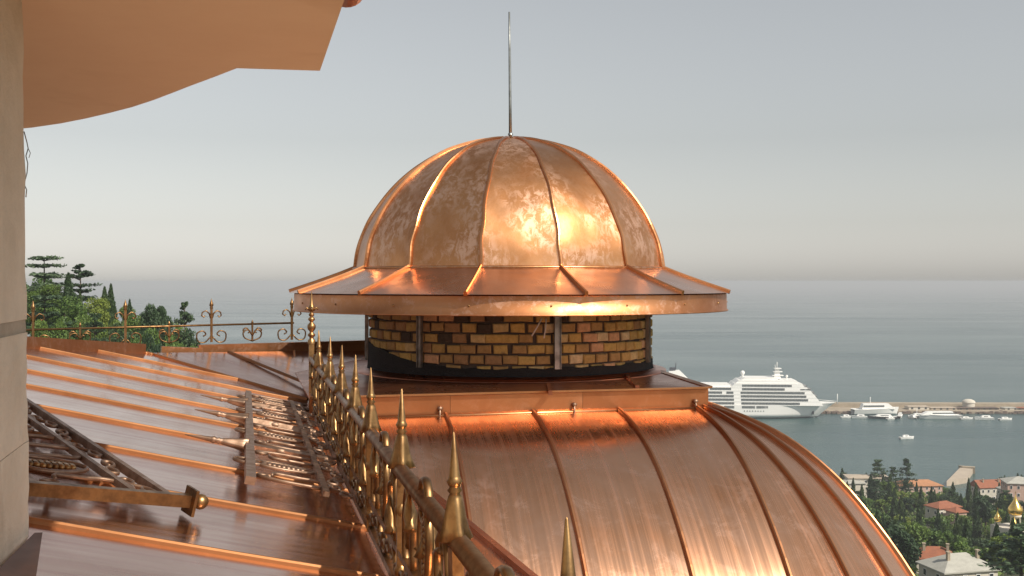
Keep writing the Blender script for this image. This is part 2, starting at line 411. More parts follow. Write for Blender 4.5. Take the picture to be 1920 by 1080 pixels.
# drum
drum = MB().lathe([(1.165, -.10), (1.165, -.72)], 96, (AX, AY, CZ)).build('drum', M['mortar'], cup)
def brick_mesh(wd, ht, j):
    mb = MB(); e = .006; x, z = wd / 2, ht / 2
    q = [random.uniform(-.0035, .0035) for _ in range(12)]
    bk = [(-x, .05, -z), (x, .05, -z), (x, .05, z), (-x, .05, z)]
    mid = [(-x + q[0], .004, -z + q[1]), (x + q[2], .004, -z + q[3]), (x + q[4], .004, z + q[5]), (-x + q[6], .004, z + q[7])]
    fr = [(-x + e, -.004, -z + e), (x - e, -.004 + q[8] * .5, -z + e), (x - e, -.004, z - e), (-x + e, -.004 + q[9] * .5, z - e)]
    mb.add(bk + mid + fr, [(8, 9, 10, 11)] + [(4 + i, 4 + (i + 1) % 4, 8 + (i + 1) % 4, 8 + i) for i in range(4)] + [(i, (i + 1) % 4, 4 + (i + 1) % 4, 4 + i) for i in range(4)])
    return mb.mesh('brick', M['brick'][j])
bms = [[brick_mesh(.116 * random.uniform(.86, 1.08), .067 * random.uniform(.92, 1.04), j) for _ in range(3)] for j in range(9)]
NB_ = 59; stuffb = MB()
for row in range(6):
    z = -.262 - row * .0785
    for i in range(NB_):
        th = 2 * math.pi * (i + .5 * (row % 2) + random.uniform(-.08, .08)) / NB_
        thw = (th + math.pi) % (2 * math.pi) - math.pi
        if row == 5 and random.random() < .25: continue
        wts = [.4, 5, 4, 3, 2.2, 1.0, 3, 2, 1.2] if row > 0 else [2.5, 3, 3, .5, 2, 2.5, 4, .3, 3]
        if thw < -.30 + .12 * (row - 2): wts = [4, 1.5, 2.5, .4, 1, .7, 5, .2, 6]  # left side picks darker bricks: the drum's shaded side put into brick colour
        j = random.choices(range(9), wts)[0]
        zz = z + random.uniform(-.003, .003)
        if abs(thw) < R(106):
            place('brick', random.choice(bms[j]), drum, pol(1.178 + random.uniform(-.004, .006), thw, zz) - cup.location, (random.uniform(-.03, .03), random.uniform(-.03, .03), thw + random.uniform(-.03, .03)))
        else:
            stuffb.box(pol(1.165, thw, zz), (.11, .05, .062), Matrix.Rotation(thw, 3, 'Z'))
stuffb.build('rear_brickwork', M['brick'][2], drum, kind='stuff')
# ragged bitumen coat at the foot of the drum
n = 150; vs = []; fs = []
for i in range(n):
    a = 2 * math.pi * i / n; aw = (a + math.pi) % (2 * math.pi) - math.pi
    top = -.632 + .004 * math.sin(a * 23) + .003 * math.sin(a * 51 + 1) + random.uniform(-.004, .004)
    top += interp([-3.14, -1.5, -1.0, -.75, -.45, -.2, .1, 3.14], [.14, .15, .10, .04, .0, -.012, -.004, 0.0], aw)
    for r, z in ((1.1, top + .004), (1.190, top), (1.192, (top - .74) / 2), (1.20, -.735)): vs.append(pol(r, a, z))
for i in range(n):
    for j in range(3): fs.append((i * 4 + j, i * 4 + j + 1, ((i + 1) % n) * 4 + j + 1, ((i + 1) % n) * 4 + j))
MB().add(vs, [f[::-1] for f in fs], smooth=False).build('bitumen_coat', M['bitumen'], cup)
for deg, wd in ((-34.5, .036), (16.8, .046), (66, .042), (118, .05), (-80, .036)):
    th = R(deg); rot = Matrix.Rotation(th, 3, 'Z'); mb = MB()
    mb.box(pol(1.200, th, -.38), (wd, .012, .53), rot)
    for s in (-1, 1): mb.box(pol(1.203, th + s * wd / 2 / 1.2, -.38), (.004, .03, .528), rot)
    mb.build('drum_strip', M['zinc'], cup)
for (a, b2) in (((1016, 597), (997, 630)), ((1024, 597), (1020, 634))):
    MB().tube([P(a[0], a[1], 7.74), lerp(P(a[0], a[1], 7.74), P(b2[0], b2[1], 7.72), .5) + Vector((.004, 0, .004)), P(b2[0], b2[1], 7.71)], .0055, 6).build('hanging_wire', M['wire'], cup)
# copper upstand round the drum foot
ring([(1.195, -.728), (1.21, -.70), (1.225, -.72), (1.30, -.7255), (1.30, -.745), (1.195, -.745)]).build('foot_flashing', M['deck'], cup)

# ================================================================ LARGE DOME with its platform
big = thing('large_dome', (0, 7.4, Z(-3.2)), 'large copper dome with standing seams below the brick drum', 'dome')
def fy(x): return 7.043 + .243 * x          # front edge of the platform
deck = [(-1.28, fy(-1.28)), (1.345, fy(1.345)), (1.16, 8.85), (.9, 10.4), (-1.4, 10.2), (-1.75, 8.6)]
dk = MB().prism(deck, Z(-.74), Z(-.731)).build('platform_deck', M['deck'], big)
def wallstrip(a, c, z0, z1, th, out):
    """thin upright sheet between plan points."""
    a, c = Vector((*a, 0)), Vector((*c, 0)); d = (c - a).normalized(); nn = Vector((d.y, -d.x, 0)) * out
    return MB().prism([(a.x, a.y), (c.x, c.y), (c.x + nn.x * th, c.y + nn.y * th), (a.x + nn.x * th, a.y + nn.y * th)], Z(z0), Z(z1))
fl, fr_ = deck[0], deck[1]
for i in range(3):
    a = lerp(Vector(fl), Vector(fr_), i / 3 + (.0008 if i else 0)); c = lerp(Vector(fl), Vector(fr_), (i + 1) / 3)
    wallstrip(a, c, -.885, -.7415, .012, 1).build('curb_panel', M['curb'], big)
wallstrip(deck[1], deck[2], -.885, -.7415, .012, 1).build('curb_panel', M['curb'], big)
wallstrip(deck[2], deck[3], -.885, -.7415, .012, 1).build('curb_panel', M['curb'], big)
q = [Vector((*p, Z(-.732))) for p in deck]
for a, c in ((q[0], q[1]), (q[1], q[2]), (q[2], q[3])):
    d = (c - a).normalized(); o_ = Vector((d.y, -d.x, 0)) * .012
    MB().sweep([a + o_, c + o_], [(-.022, -.012), (-.022, .007), (.03, .010), (.03, -.003)], (0, 0, 1)).build('deck_lip', M['seam'], big)
bead = [a + Vector((.004, -.035, -.136)) for a in (q[0], lerp(q[0], q[1], .5), q[1] + Vector((.02, 0, 0)))]
bo = MB().tube(bead, .0125, 10).build('edge_bead', M['seam'], big)
MB().tube([q[1] + Vector((.026, -.035, -.136)), q[2] + Vector((.05, 0, -.136))], .0125, 10).build('edge_bead', M['seam'], big)
for px in (825, 1077, 1305):
    x = (px - 960) / F * 7.1; x = (px - 960) / F * (fy(x) - .04); y = fy(x) - .035
    mb = MB(); z = Z(-.868)
    mb.tube([(x, y, z - .05), (x, y - .018, z - .01), (x, y - .012, z + .03), (x, y + .008, z + .05), (x, y + .02, z + .03)], .007, 6)
    mb.lathe([(0, .02), (.016, .012), (.02, 0), (.012, -.012), (0, -.016)], 10, (x, y + .005, z + .045))
    mb.build('snow_clip', M['bronze'], big)
for (a, c) in (((1028, 722), (1032, 738)), ((1165, 697), (1195, 728))):
    pa, pc = [Vector(((p[0] - 960) / F * (.728 * F / (p[1] - HY)), .728 * F / (p[1] - HY), Z(-.728))) for p in (a, c)]
    MB().sweep([pa, pc], [(-.014, -.01), (-.012, .02), (.012, .02), (.014, -.01)], (0, 0, 1)).build('deck_seam', M['deck'], big)
FS = [0, .10, .25, .516, .773, 1.01, 1.294, 1.55, 1.75, 1.90, 1.98, 2.0]
FV = [0, .012, .036, .100, .200, .335, .555, .82, 1.13, 1.52, 2.0, 2.4]
sp = smooth_curve(list(zip(FS, FV)), 40)
def f_s(i): return sp[i]
orig = [(-1.58, 10, 1), (-1.0, 10, 1), (-.43, 10, 1), (.14, 10, 1), (.7175, 10, 1), (1.262, 10, 1), (1.315, 24, 1.18), (1.345, 38, 1.32), (1.375, 52, 1.55), (1.37, 63, 2.1), (1.36, 78, 2.6), (1.33, 95, 2.8), (1.30, 110, 2.8)]
def dome_pt(t, i):
    k = min(int(t), len(orig) - 2); u = t - k
    a, c = orig[k], orig[k + 1]
    x = lerp(a[0], c[0], u); ph = R(lerp(a[1], c[1], u)); g = lerp(a[2], c[2], u)
    y = fy(min(x, 1.345)) - .03
    if t >= 8: y += .16 * (t - 8)
    i0 = min(int(i), len(sp) - 2); s, f = lerp(sp[i0], sp[i0 + 1], i - i0)
    return Vector((x + s * math.sin(ph), y - s * math.cos(ph), Z(-.868 - g * f)))
SEAMB = [(-.012, -.012), (-.011, .016), (-.006, .024), (.006, .024), (.011, .016), (.012, -.012)]
for k in range(len(orig) - 1):
    def fn(u, v, k=k):
        p = dome_pt(k + u * .99999, v * 39)
        bl = -math.sin(math.pi * u) * .006 * math.sin(math.pi * v)
        return p + Vector((0, 0, bl))
    MB().grid(lambda u, v: fn(u, v), 10, 44, uvs=1.0).build('dome_panel', M['bigdome'], big)
for k in range(1, len(orig) - 1):
    path = [dome_pt(k, i) for i in range(40)]
    nr = []
    for i in range(40):
        t = path[min(i + 1, 39)] - path[max(i - 1, 0)]
        side = dome_pt(k + .02, i + (.001)) - dome_pt(k - .02, i + .001)
        n_ = side.cross(t)
        if n_.length < 1e-7: n_ = Vector((0, 0, 1))
        if n_.z < 0: n_ = -n_
        nr.append(n_.normalized())
    MB().sweep(path, SEAMB, nr).build('dome_seam', M['bigseam'], big)

# ================================================================ LEFT COPPER ROOF
RP = Vector((-1.316, 7.0, 0)); RT = Vector((.2425, -.9702, 0)); RU = Vector((-.9702, -.2425, 0))   # rail line origin, along, uphill
def roof_z(u): return -.905 + .233 * u
def RPT(t, u, dz=0.0):
    p = RP + RT * t + RU * u; return Vector((p.x, p.y, Z(roof_z(u) + dz)))
roof = thing('copper_roof', RPT(2, .8), 'low copper roof with parallel standing seams sloping to the bronze railing', 'roof')
TS = [-2.58, -2.5, -1.78, -1.06, -.34, .42, 1.08, 1.74, 2.49, 3.19, 3.90, 4.62, 5.34, 6.1]
def umax(t): return min(1.90 + .41 * (t + .98), 2.9)
def umin(t): return -.03 + max(0, (-1.28 - t)) / 1.3 * 1.276 if t < -1.28 else -.06
for a, c in zip(TS[:-1], TS[1:]):
    def fn(u, v, a=a, c=c):
        t = lerp(a, c, u); uu = lerp(umin(t), max(umax(t), umin(t) + .001), v)
        return RPT(t, uu, -.004 * math.sin(math.pi * u) + .002 * math.sin(7 * v + a * 5) * math.sin(math.pi * u))
    MB().grid(lambda u, v: fn(u, v), 6, 24).build('roof_tray', M['roof'], roof)
RSEAM = [(-.012, -.006), (-.010, .010), (-.005, .0155), (.003, .0155), (.009, .010), (.011, -.006)]
for t in TS[1:-1]:
    lo, hi = umin(t) + (.02 if t < -1.28 else .03), umax(t) - .02
    MB().sweep([RPT(t, lerp(lo, hi, i / 12)) + RT * (.004 * math.sin(i * 1.7 + t)) for i in range(13)], RSEAM, (.05, 0, 1)).build('roof_seam', M['roofseam'], roof)
# far facet behind the valley
C0 = RPT(-2.58, 1.246); V0 = RPT(-1.28, -.03); E0 = P(700, 657, 10.5); W0 = Vector((-1.15, 8.1, Z(-.915))); G0 = Vector((-1.0, 9.6, Z(-.80)))
MB().add([C0, V0, W0, G0, E0], [(0, 1, 2, 3, 4)], [(0, 0), (.1, 1), (.3, 1), (.5, .5), (1, 0)]).build('rear_facet', M['roof'], roof)
MB().sweep([C0, lerp(C0, V0, .5), V0 + Vector((.02, -.02, 0))], RSEAM, (0, 0, 1)).build('hip_seam', M['roofseam'], roof)
A1 = lerp(C0, E0, .33); B1 = lerp(V0, W0, .55) + Vector((0, .12, .02))
MB().sweep([A1, B1], RSEAM, (0, 0, 1)).build('hip_seam', M['roofseam'], roof)
MB().sweep([lerp(C0, E0, .62), lerp(C0, E0, .62) + Vector((.1, -.45, -.09))], RSEAM, (0, 0, 1)).build('roof_seam', M['roofseam'], roof)
# verge beams at the rear edge
BP = [(-.035, -.05), (-.035, .055), (.035, .055), (.035, -.05)]
b1 = [RPT(-.2, umax(-.2), .02), RPT(-.98, umax(-.98), .02), RPT(-2.5, umax(-2.5), .02)]
MB().sweep(b1, BP, (0, 0, 1)).build('verge_beam', M['fascia'], roof)
MB().sweep([P(302, 661, 9.45), P(378, 664, 9.6)], BP, (0, 0, 1)).build('verge_beam', M['fascia'], roof)
MB().sweep([P(372, 658, 9.66), P(500, 654, 9.95), P(700, 648, 10.5)], BP, (0, 0, 1)).build('verge_beam', M['fascia'], roof)
# parapet cap between railing and dome: three lapped strips
ed = lambda d: Vector((-.498 + (5.08 - d) * .3137, d, 0))
def rl(d): return RP + RT * ((7 - d) / .9702)
for i, (f0, f1, dz) in enumerate(((0.0, .34, .0), (.34, .66, -.008), (.66, 1.0, -.016))):
    poly = []
    for d in (6.75, 5.5, 4.2, 3.0, 1.4): p = lerp(rl(d), ed(d), f0); poly.append((p.x, p.y))
    for d in (1.4, 3.0, 4.2, 5.5, 6.75): p = lerp(rl(d), ed(d), f1 - .002); poly.append((p.x, p.y))
    MB().prism(poly, Z(-.935 + dz), Z(-.905 + dz)).build('parapet_cap', M['bigdome'], roof)
MB().sweep([ed(d) + Vector((0, 0, Z(-.915))) for d in (6.75, 5, 3.2, 1.4)], [(-.012, -.02), (-.012, .012), (.012, .012), (.012, -.02)], (0, 0, 1)).build('cap_lip', M['deck'], roof)
MB().prism([(ed(6.7).x - .02, 6.7), (ed(1.4).x - .02, 1.4), (ed(1.4).x - .3, 1.4), (ed(6.7).x - .3, 6.7)], Z(-3.0), Z(-.945)).build('parapet_wall', M['fascia'], roof)
# plain masonry body of the building under the roofs
MB().prism([(-4.4, -3), (1.2, -3), (1.8, 5.2), (1.3, 10.2), (-3.0, 10.4), (-4.4, 7)], 70, Z(-3.05)).build('building_wall', M['plaster'], roof)
MB().prism([(-4.4, 5.9), (-3.4, 9.2), (-1.4, 10.4), (.9, 10.3), (1.0, 7.6), (-1.2, 7.2), (-1.2, 2), (-4.2, 2)], Z(-3.05), Z(-1.1)).build('building_wall', M['plaster'], roof)

# ================================================================ IRONWORK
def finial_prof():
    return [(.0, .232), (.0025, .228), (.0115, .140), (.0125, .136), (.0165, .128), (.0125, .119), (.0105, .116), (.0155, .109), (.0105, .103), (.015, .094), (.019, .070), (.0215, .048), (.0245, .028), (.030, .006), (.025, .002), (.013, .012), (.0095, .0)]
lob = [0, 0, 0, 0, 0, 0, 0, 0, 0, .05, .12, .18, .25, .32, .32, 0, 0]
def bar_mesh(flip=False):
    m = MB(); m.box((0, 0, .17), (.025, .025, .34)); m.lathe(finial_prof(), 16, (0, 0, .352), lob)
    m.lathe([(.012, .02), (.019, .008), (.019, -.008), (.012, -.02)], 10, (0, 0, .06)); m.lathe([(.012, .02), (.018, .008), (.018, -.008), (.012, -.02)], 10, (0, 0, .235))
    return m
def short_mesh():
    m = MB(); m.box((0, 0, .1), (.022, .022, .2))
    pr = [(0, .11), (.006, .105), (.011, .098), (.006, .09), (.012, .08), (.020, .055), (.025, .028), (.033, .006), (.028, .002), (.010, .01), (.008, 0)]
    m.lathe(pr, 16, (0, 0, .185), [0, 0, 0, 0, .05, .1, .2, .3, .3, 0, 0]); return m
FLAT = [(.0115 * math.cos(R(a)), .0065 * math.sin(R(a))) for a in range(22, 382, 45)]
THIN = [(.0075 * math.cos(R(a)), .0048 * math.sin(R(a))) for a in range(22, 382, 45)]   # bar broad across the panel's thickness
def planar(pts, mb=None, prof=None):
    """sweep a flat bar along a curve in the panel's x-z plane, broad side across y."""
    mb = mb or MB(); n = len(pts); P3 = [Vector((x, 0, z)) for x, z in pts]; nr = []
    for i in range(n):
        t = P3[min(i + 1, n - 1)] - P3[max(i - 1, 0)]; nr.append(Vector((-t.z, 0, t.x)))
    return mb.sweep(P3, prof or FLAT, nr, smooth=True)
def spiral(c, r0, r1, a0, a1, n=22):
    return [(c[0] + lerp(r0, r1, i / n) * math.cos(R(lerp(a0, a1, i / n))), c[1] + lerp(r0, r1, i / n) * math.sin(R(lerp(a0, a1, i / n)))) for i in range(n + 1)]
def almond(w_, h_, n=24):
    out = []
    for i in range(n + 1):
        a = 2 * math.pi * i / n; out.append((w_ * math.sin(a) * (1 - .25 * math.cos(a)), -h_ * math.cos(a)))
    return out
def uloop(w_, h_):
    pts = [(-w_ * .35, h_ * .75)] + [(-w_ * (.9 + .1 * math.cos(t * 3)), h_ * (.7 - t)) for t in (0, .25, .45)]
    pts += [(w_ * math.cos(R(a)), h_ * .12 + w_ * math.sin(R(a))) for a in range(180, 361, 20)]
    pts += [(w_, h_ * .35), (w_ * .95, h_ * .6), (w_ * .6, h_ * .9), (w_ * .2, h_ * 1.0), (w_ * .05, h_ * .86), (w_ * .3, h_ * .78)]
    return [tuple(p) for p in smooth_curve(pts, 34)]
def small_s(w_, h_):
    pts = [(-w_ * .2, h_ * .15), (-w_ * .55, -h_ * .1), (-w_ * .9, h_ * .1), (-w_ * .8, h_ * .75), (-w_ * .2, h_ * .5), (w_ * .2, -h_ * .5), (w_ * .8, -h_ * .75), (w_ * .9, -h_ * .1), (w_ * .55, h_ * .1), (w_ * .2, -h_ * .15)]
    return [tuple(p) for p in smooth_curve(pts, 30)]
def medal():
    m = MB(); n = 9
    for i in range(n):
        z = lerp(-.062, .062, i / (n - 1)); w_ = .026 * math.sqrt(max(.06, 1 - (z / .074) ** 2))
        for s in (-1, 1):
            m.lathe([(0, .011), (.006, .009), (.010, .002), (.010, -.004), (0, -.01)], 8, (s * w_ * .6, 0, z))
        m.box((0, 0, z), (.012, .018, .011))
    return m
meshes = {}
def IM(key, mat):
    if (key, mat) not in meshes:
        pf = THIN if mat == 'bronze' else FLAT
        mk = {'bar': bar_mesh, 'short': short_mesh, 'medal': medal,
              'almond': lambda: planar(almond(.052, .098), None, pf), 'uloop': lambda: planar(uloop(.064, .19), None, pf), 'small': lambda: planar(small_s(.080, .040), None, pf),
              'ring': lambda: planar([(.052 * math.cos(R(a)), .052 * math.sin(R(a))) for a in range(0, 361, 15)], None, pf),
              'leaf': lambda: MB().lathe([(0, .05), (.006, .040), (.013, .018), (.017, -.006), (.013, -.026), (.019, -.040), (.012, -.044), (0, -.046)], 10, lobes=[0, 0, .1, .2, .2, .3, .3, 0])}[key]
        meshes[(key, mat)] = mk().mesh(key, M[mat])
    return meshes[(key, mat)]
def railing(root, bars, x0, x1, mt, mh, spikes=True):
    """bottom rail, small scrolls, middle rail, large scrolls with castings, top rail with rings and spear finials."""
    MB().box(((x0 + x1) / 2, 0, .016), (x1 - x0, .022, .022)).build('bottom_rail', M['bronze'] if mt == 'bronze' else M['gold'], root, local=True)
    MB().box(((x0 + x1) / 2, 0, .118), (x1 - x0 - .02, .020, .020)).build('middle_rail', M[mt], root, local=True)
    if spikes: MB().tube([(x0 - .03, 0, .345), (x1 + .03, 0, .345)], .021, 12).build('top_rail', M['railbrown'], root, local=True)
    else: MB().box(((x0 + x1) / 2, 0, .345), (x1 - x0, .030, .030)).build('top_rail', M['bronze'], root, local=True)
    edges = [x0] + list(bars) + [x1]
    for x in bars: place('spear_finial', IM('bar', mh), root, (x, 0, .005), (random.uniform(-.03, .03), random.uniform(-.03, .03), random.uniform(-.4, .4)), (1, 1, .97))
    for a, c in zip(edges[:-1], edges[1:]):
        wd = c - a
        if wd < .3: continue
        m = (a + c) / 2; k = min(wd / .7, 1.15)
        place('almond_scroll', IM('almond', mt), root, (m, 0, .232), scale=(k, 1, 1))
        place('medallion', IM('medal', mh), root, (m, 0, .235))
        place('rail_ring', IM('ring', mt), root, (m, 0, .345))
        if spikes: place('bell_baluster', IM('short', mh), root, (m, .014, .02))
        for s in (-1, 1):
            place('loop_scroll', IM('uloop', mt), root, (m + s * wd * .30, 0, .135), scale=(s * k, 1, 1))
        if spikes:
            for s in (-1, 1):
                place('cast_leaf', IM('leaf', mh), root, (m + s * wd * .17, .016 * s, .285), (0, s * .5, 0), (1, 1, 1.1))
                place('cast_leaf', IM('leaf', mh), root, (m + s * wd * .37, -.016 * s, .200), (0, -s * .35, 0), (1.1, 1.1, 1.2))
                place('cast_leaf', IM('leaf', mh), root, (m + s * wd * .24, .018, .155), (0, 2.6 * s, 0))
        ns = 4
        for i in range(ns): place('small_scroll', IM('small', mt), root, (a + wd * (i + .5) / ns, 0, .068), scale=(k * .98 * (1 if i % 2 else -1), 1, 1))
rz = math.atan2(RT.y, RT.x)
rail = thing('standing_railing', (RP.x, RP.y, Z(-.85)), 'standing gold bronze railing with spear finials between copper roof and large dome', 'railing', rot=(0, .005, rz))
railing(rail, [.80, 1.50, 2.18, 2.80, 3.42, 4.15, 4.98, 5.78], .02, 6.3, 'gold', 'goldhi')
m = MB(); m.box((0, 0, .19), (.034, .034, .50))
pp = [(.0, .79), (.004, .77), (.012, .70), (.019, .685), (.024, .668), (.012, .655), (.010, .645), (.018, .638), (.018, .628), (.010, .62), (.022, .608), (.022, .598), (.012, .59), (.012, .582), (.026, .566), (.028, .552), (.024, .536), (.013, .524), (.013, .514), (.024, .505), (.024, .494), (.014, .487), (.014, .475), (.025, .466), (.025, .44)]
m.lathe(pp, 14)
for k in range(4):
    a = k * math.pi / 2; m.tube([(.012 * math.cos(a), .012 * math.sin(a), .66), (.032 * math.cos(a), .032 * math.sin(a), .68), (.040 * math.cos(a), .040 * math.sin(a), .665)], .006, 5)
m.build('turned_post', M['goldhi'], rail, local=True)
def lie(xd, zd, origin):
    xd = Vector(xd).normalized(); zd = Vector(zd); zd = (zd - xd * zd.dot(xd)).normalized(); yd = zd.cross(xd)
    mt = Matrix((xd, yd, zd)).transposed().to_4x4(); mt.translation = origin; return mt
up_ = (RPT(0, 1) - RPT(0, 0))
pa = thing('fallen_railing_panel', (0, 0, 0), 'brown bronze railing panel lying flat with spears pointing uphill beside the standing railing', 'railing panel')
pa.matrix_world = lie(RT, up_, RPT(-.15, -.02, .075)) @ Matrix.Diagonal((1, 1, 1.26, 1))
railing(pa, [.60, 1.42, 2.32], 0.0, 3.2, 'bronze', 'bronze', spikes=False)
pbx = RPT(0, 0) * 0
def at_roof(x, y, dz=0.0):
    v = Vector((x, y, 0)) - RP; return RPT(v.dot(RT), v.dot(RU), dz)
oB = at_roof(-1.10, 3.47, .048)
xB = at_roof(-2.35, 5.2) - at_roof(-1.07, 3.63); zB = at_roof(-1.466, 3.31) - at_roof(-1.07, 3.63)
pb = thing('dismantled_railing_panel', (0, 0, 0), 'bronze railing panel with ball ended post lying on roof by concrete pillar', 'railing panel')
pb.matrix_world = lie(xB, zB, oB)
W = 1.35
MB().box((W / 1, 0, .016), (2 * W, .03, .022)).build('outer_rail', M['bronze'], pb, local=True)
MB().box((W / 1, 0, .125), (2 * W, .024, .020)).build('middle_rail', M['bronze'], pb, local=True)
MB().box((W / 1, 0, .435), (2 * W, .024, .020)).build('inner_rail', M['bronze'], pb, local=True)
for i in range(9): place('small_scroll', IM('small', 'bronze'), pb, (.14 + i * .27, 0, .070), scale=(1.3 * (1 if i % 2 else -1), 1, 1.1))
for i in range(4):
    x = .36 + i * .66
    place('almond_scroll', IM('almond', 'bronze'), pb, (x, 0, .29), scale=(2.0, 1, 1.25)); place('medallion', IM('medal', 'goldhi'), pb, (x, 0, .30), scale=(1.5, 1, 1.3))
    for s in (-1, 1): place('loop_scroll', IM('uloop', 'bronze'), pb, (x + s * .24, 0, .15), scale=(s * 1.35, 1, 1.3))
    place('small_scroll', IM('small', 'bronze'), pb, (x + .3, 0, .39), scale=(1.2, 1, 1))
m = MB(); m.box((-.012, 0, .22), (.034, .040, .56)); m.box((-.012, 0, -.052), (.085, .085, .010)); ps = m.build('post', M['gold'], pb, local=True)
MB().lathe([(0, .026), (.014, .022), (.024, .010), (.026, 0), (.024, -.010), (.014, -.022), (0, -.026)], 14, (-.012, 0, -.088)).build('ball_end', M['goldhi'], ps, local=True)

# far railing on the rear verge
fA, fB = P(62, 645, 9.15), P(547, 645, 10.15); fd = (fB - fA); L = fd.length
far = thing('rear_railing', fA, 'low scrolled bronze railing along the rear roof edge before the trees', 'railing', rot=(0, 0, math.atan2(fd.y, fd.x)))
MB().tube([(-.5, 0, .118), (L + .02, 0, .142)], .0095, 8).build('top_rail', M['gold'], far, local=True)
tall = MB(); tall.box((0, 0, .15), (.02, .02, .36))
tall.lathe([(0, .375), (.004, .36), (.016, .325), (.02, .31), (.012, .295), (.017, .285), (.010, .272), (.010, .26)], 10)
for s in (-1, 1):
    planar([(s * x, z) for x, z in [(.008, .19), (.02, .235), (.05, .26), (.082, .245), (.088, .215), (.068, .20), (.058, .215)]], tall)
    planar([(s * x, z) for x, z in smooth_curve([(.008, .02), (.06, -.03), (.12, -.02), (.13, .05), (.08, .075), (.05, .045), (.075, .025)], 18)], tall)
tm = tall.mesh('scrolled_post', M['gold'])
low = MB(); low.box((0, 0, .06), (.016, .016, .16)); low.lathe([(0, .18), (.008, .165), (.012, .15), (.006, .138)], 8)
for s in (-1, 1):
    planar([(s * x, z) for x, z in smooth_curve([(.0, -.02), (.07, .01), (.085, .06), (.05, .085), (.02, .07), (.04, .055)], 16)], low)
    planar([(s * x, z) for x, z in smooth_curve([(.0, .03), (.05, .10), (.085, .085), (.075, .06)], 12)], low)
lm = low.mesh('low_scroll', M['gold'])
for i in range(4):
    place('scrolled_post', tm, far, (L * i / 3, 0, .0 + .004 * i))
    place('low_scroll', lm, far, (L * (i + .5) / 3 if i < 3 else -L / 6, 0, .0))

# ================================================================ CONCRETE PILLAR, SOFFIT SLAB, GUTTER
c1 = Vector((-1.285, 2.84, 0)); dn = Vector((.2425, -.9702, 0)); lf = Vector((-.9702, -.2425, 0))
pil = thing('concrete_pillar', (c1.x, c1.y, Z(-.75)), 'weathered beige concrete pillar rising through the copper roof', 'pillar')
def pillar_block(z0, z1, inset):
    poly0 = [c1 + lf * inset, c1 + dn * 2.6 + lf * inset, c1 + dn * 2.6 + lf * .8, c1 + lf * .8]
    mb = MB(); nz = 14; vs = []; nn = 10
    # the long face leans very slightly and is a little uneven at the arris
    for j in range(nz + 1):
        z = lerp(z0, z1, j / nz); k = -.012 * (z + .7)
        for i in range(nn + 1):
            t = (i / nn) ** 1.8 * 2.6
            p = c1 + dn * t + lf * (inset - k + (.0015 * math.sin(z * 17 + i) + .0015 * math.sin(z * 61 + 2 * i)) * (1 if i < 3 else .4))
            vs.append((p.x, p.y, Z(z)))
    fs = [(j * (nn + 1) + i, j * (nn + 1) + i + 1, (j + 1) * (nn + 1) + i + 1, (j + 1) * (nn + 1) + i) for j in range(nz) for i in range(nn)]
    mb.add(vs, [f[::-1] for f in fs], smooth=False)
    o = len(mb.v)
    back = []
    for j in range(nz + 1):
        p = c1 + lf * .8; back.append((p.x, p.y, Z(lerp(z0, z1, j / nz))))
    mb.add([vs[j * (nn + 1)] for j in range(nz + 1)] + back, [(j, j + 1, nz + 2 + j, nz + 1 + j) for j in range(nz)])
    p = c1 + dn * 2.6 + lf * .8
    for zz, j in ((z0, 0), (z1, nz)):
        row = vs[j * (nn + 1):(j + 1) * (nn + 1)]
        mb.add(row + [(p.x, p.y, Z(zz)), back[j]], [tuple(range(nn + 3))])
    return mb
for z0, z1 in ((-1.0, -.425), (-.423, -.135), (-.100, .80)): pillar_block(z0, z1, 0).build('concrete_lift', M['concrete'], pil)
pillar_block(-.136, -.099, .004).build('mortar_joint', M['mortarline'], pil)
wp = [c1 + Vector((x - .012, .004, Z(z))) for x, z in ((-.004, .40), (.004, .37), (.007, .355), (.001, .335), (.006, .315), (.004, .29), (-.004, .26), (.003, .245), (.001, .225))]
MB().tube(wp, .0014, 6).tube([wp[2], wp[2] + Vector((.006, 0, -.012)), wp[2] + Vector((.002, 0, -.025))], .001, 5).build('loose_wire', M['steel'], pil)
# curved copper flashing at the pillar foot
a0, a1 = at_roof(c1.x + .005, c1.y + .02), at_roof(c1.x + dn.x * 1.6 + .03, c1.y + dn.y * 1.6)
def ffn(u, v):
    p = lerp(a0, a1, u); w_ = .02 + .07 * min(u * 3, 1)
    return p + Vector((.97, .24, 0)) * (w_ * (1 - v) ** 1.0) + Vector((0, 0, .006 + .022 * v ** 2.0 * min(u * 4, 1)))
MB().grid(ffn, 14, 6).build('foot_flashing', M['darkflash'], pil)
S = .75
sl_pts = [(-.911 * S, 5.06 * S), (-1.29 * S, 5.0 * S)] + [tuple(p) for p in smooth_curve([(-1.29 * S, 5.0 * S), (-1.604 * S, 5.4 * S), (-2.28 * S, 6.22 * S), (-3.19 * S, 6.97 * S), (-4.4 * S, 7.4 * S)], 16)][1:]
sl_poly = sl_pts + [(-3.6, 4.2), (-3.4, .8), (-.911 * S + .2474 * 3.0, .8)]
slab = thing('overhanging_slab', (-1.5, 3.0, Z(S)), 'orange painted soffit slab with curved edge overhanging from above', 'eave slab')
MB().prism(sl_poly, Z(S), Z(S + .16)).build('soffit', M['soffit'], slab)
ga = Vector((-.683 + .11, 3.10 + .03, Z(S + .115))); gdir = Vector((.2425, -.9702, 0))
gp = [ga + gdir * t for t in (0, .8, 1.8)]
half = [(.06 * math.cos(R(a)), .06 * math.sin(R(a))) for a in range(180, 361, 15)]; half += [(.054 * math.cos(R(a)), .054 * math.sin(R(a)) + .002) for a in range(360, 179, -15)]
gt = thing('copper_gutter', ga, 'brown copper half round gutter on the edge of the orange soffit slab', 'gutter')
g1 = [p + Vector((.085, .0, 0)) for p in gp]
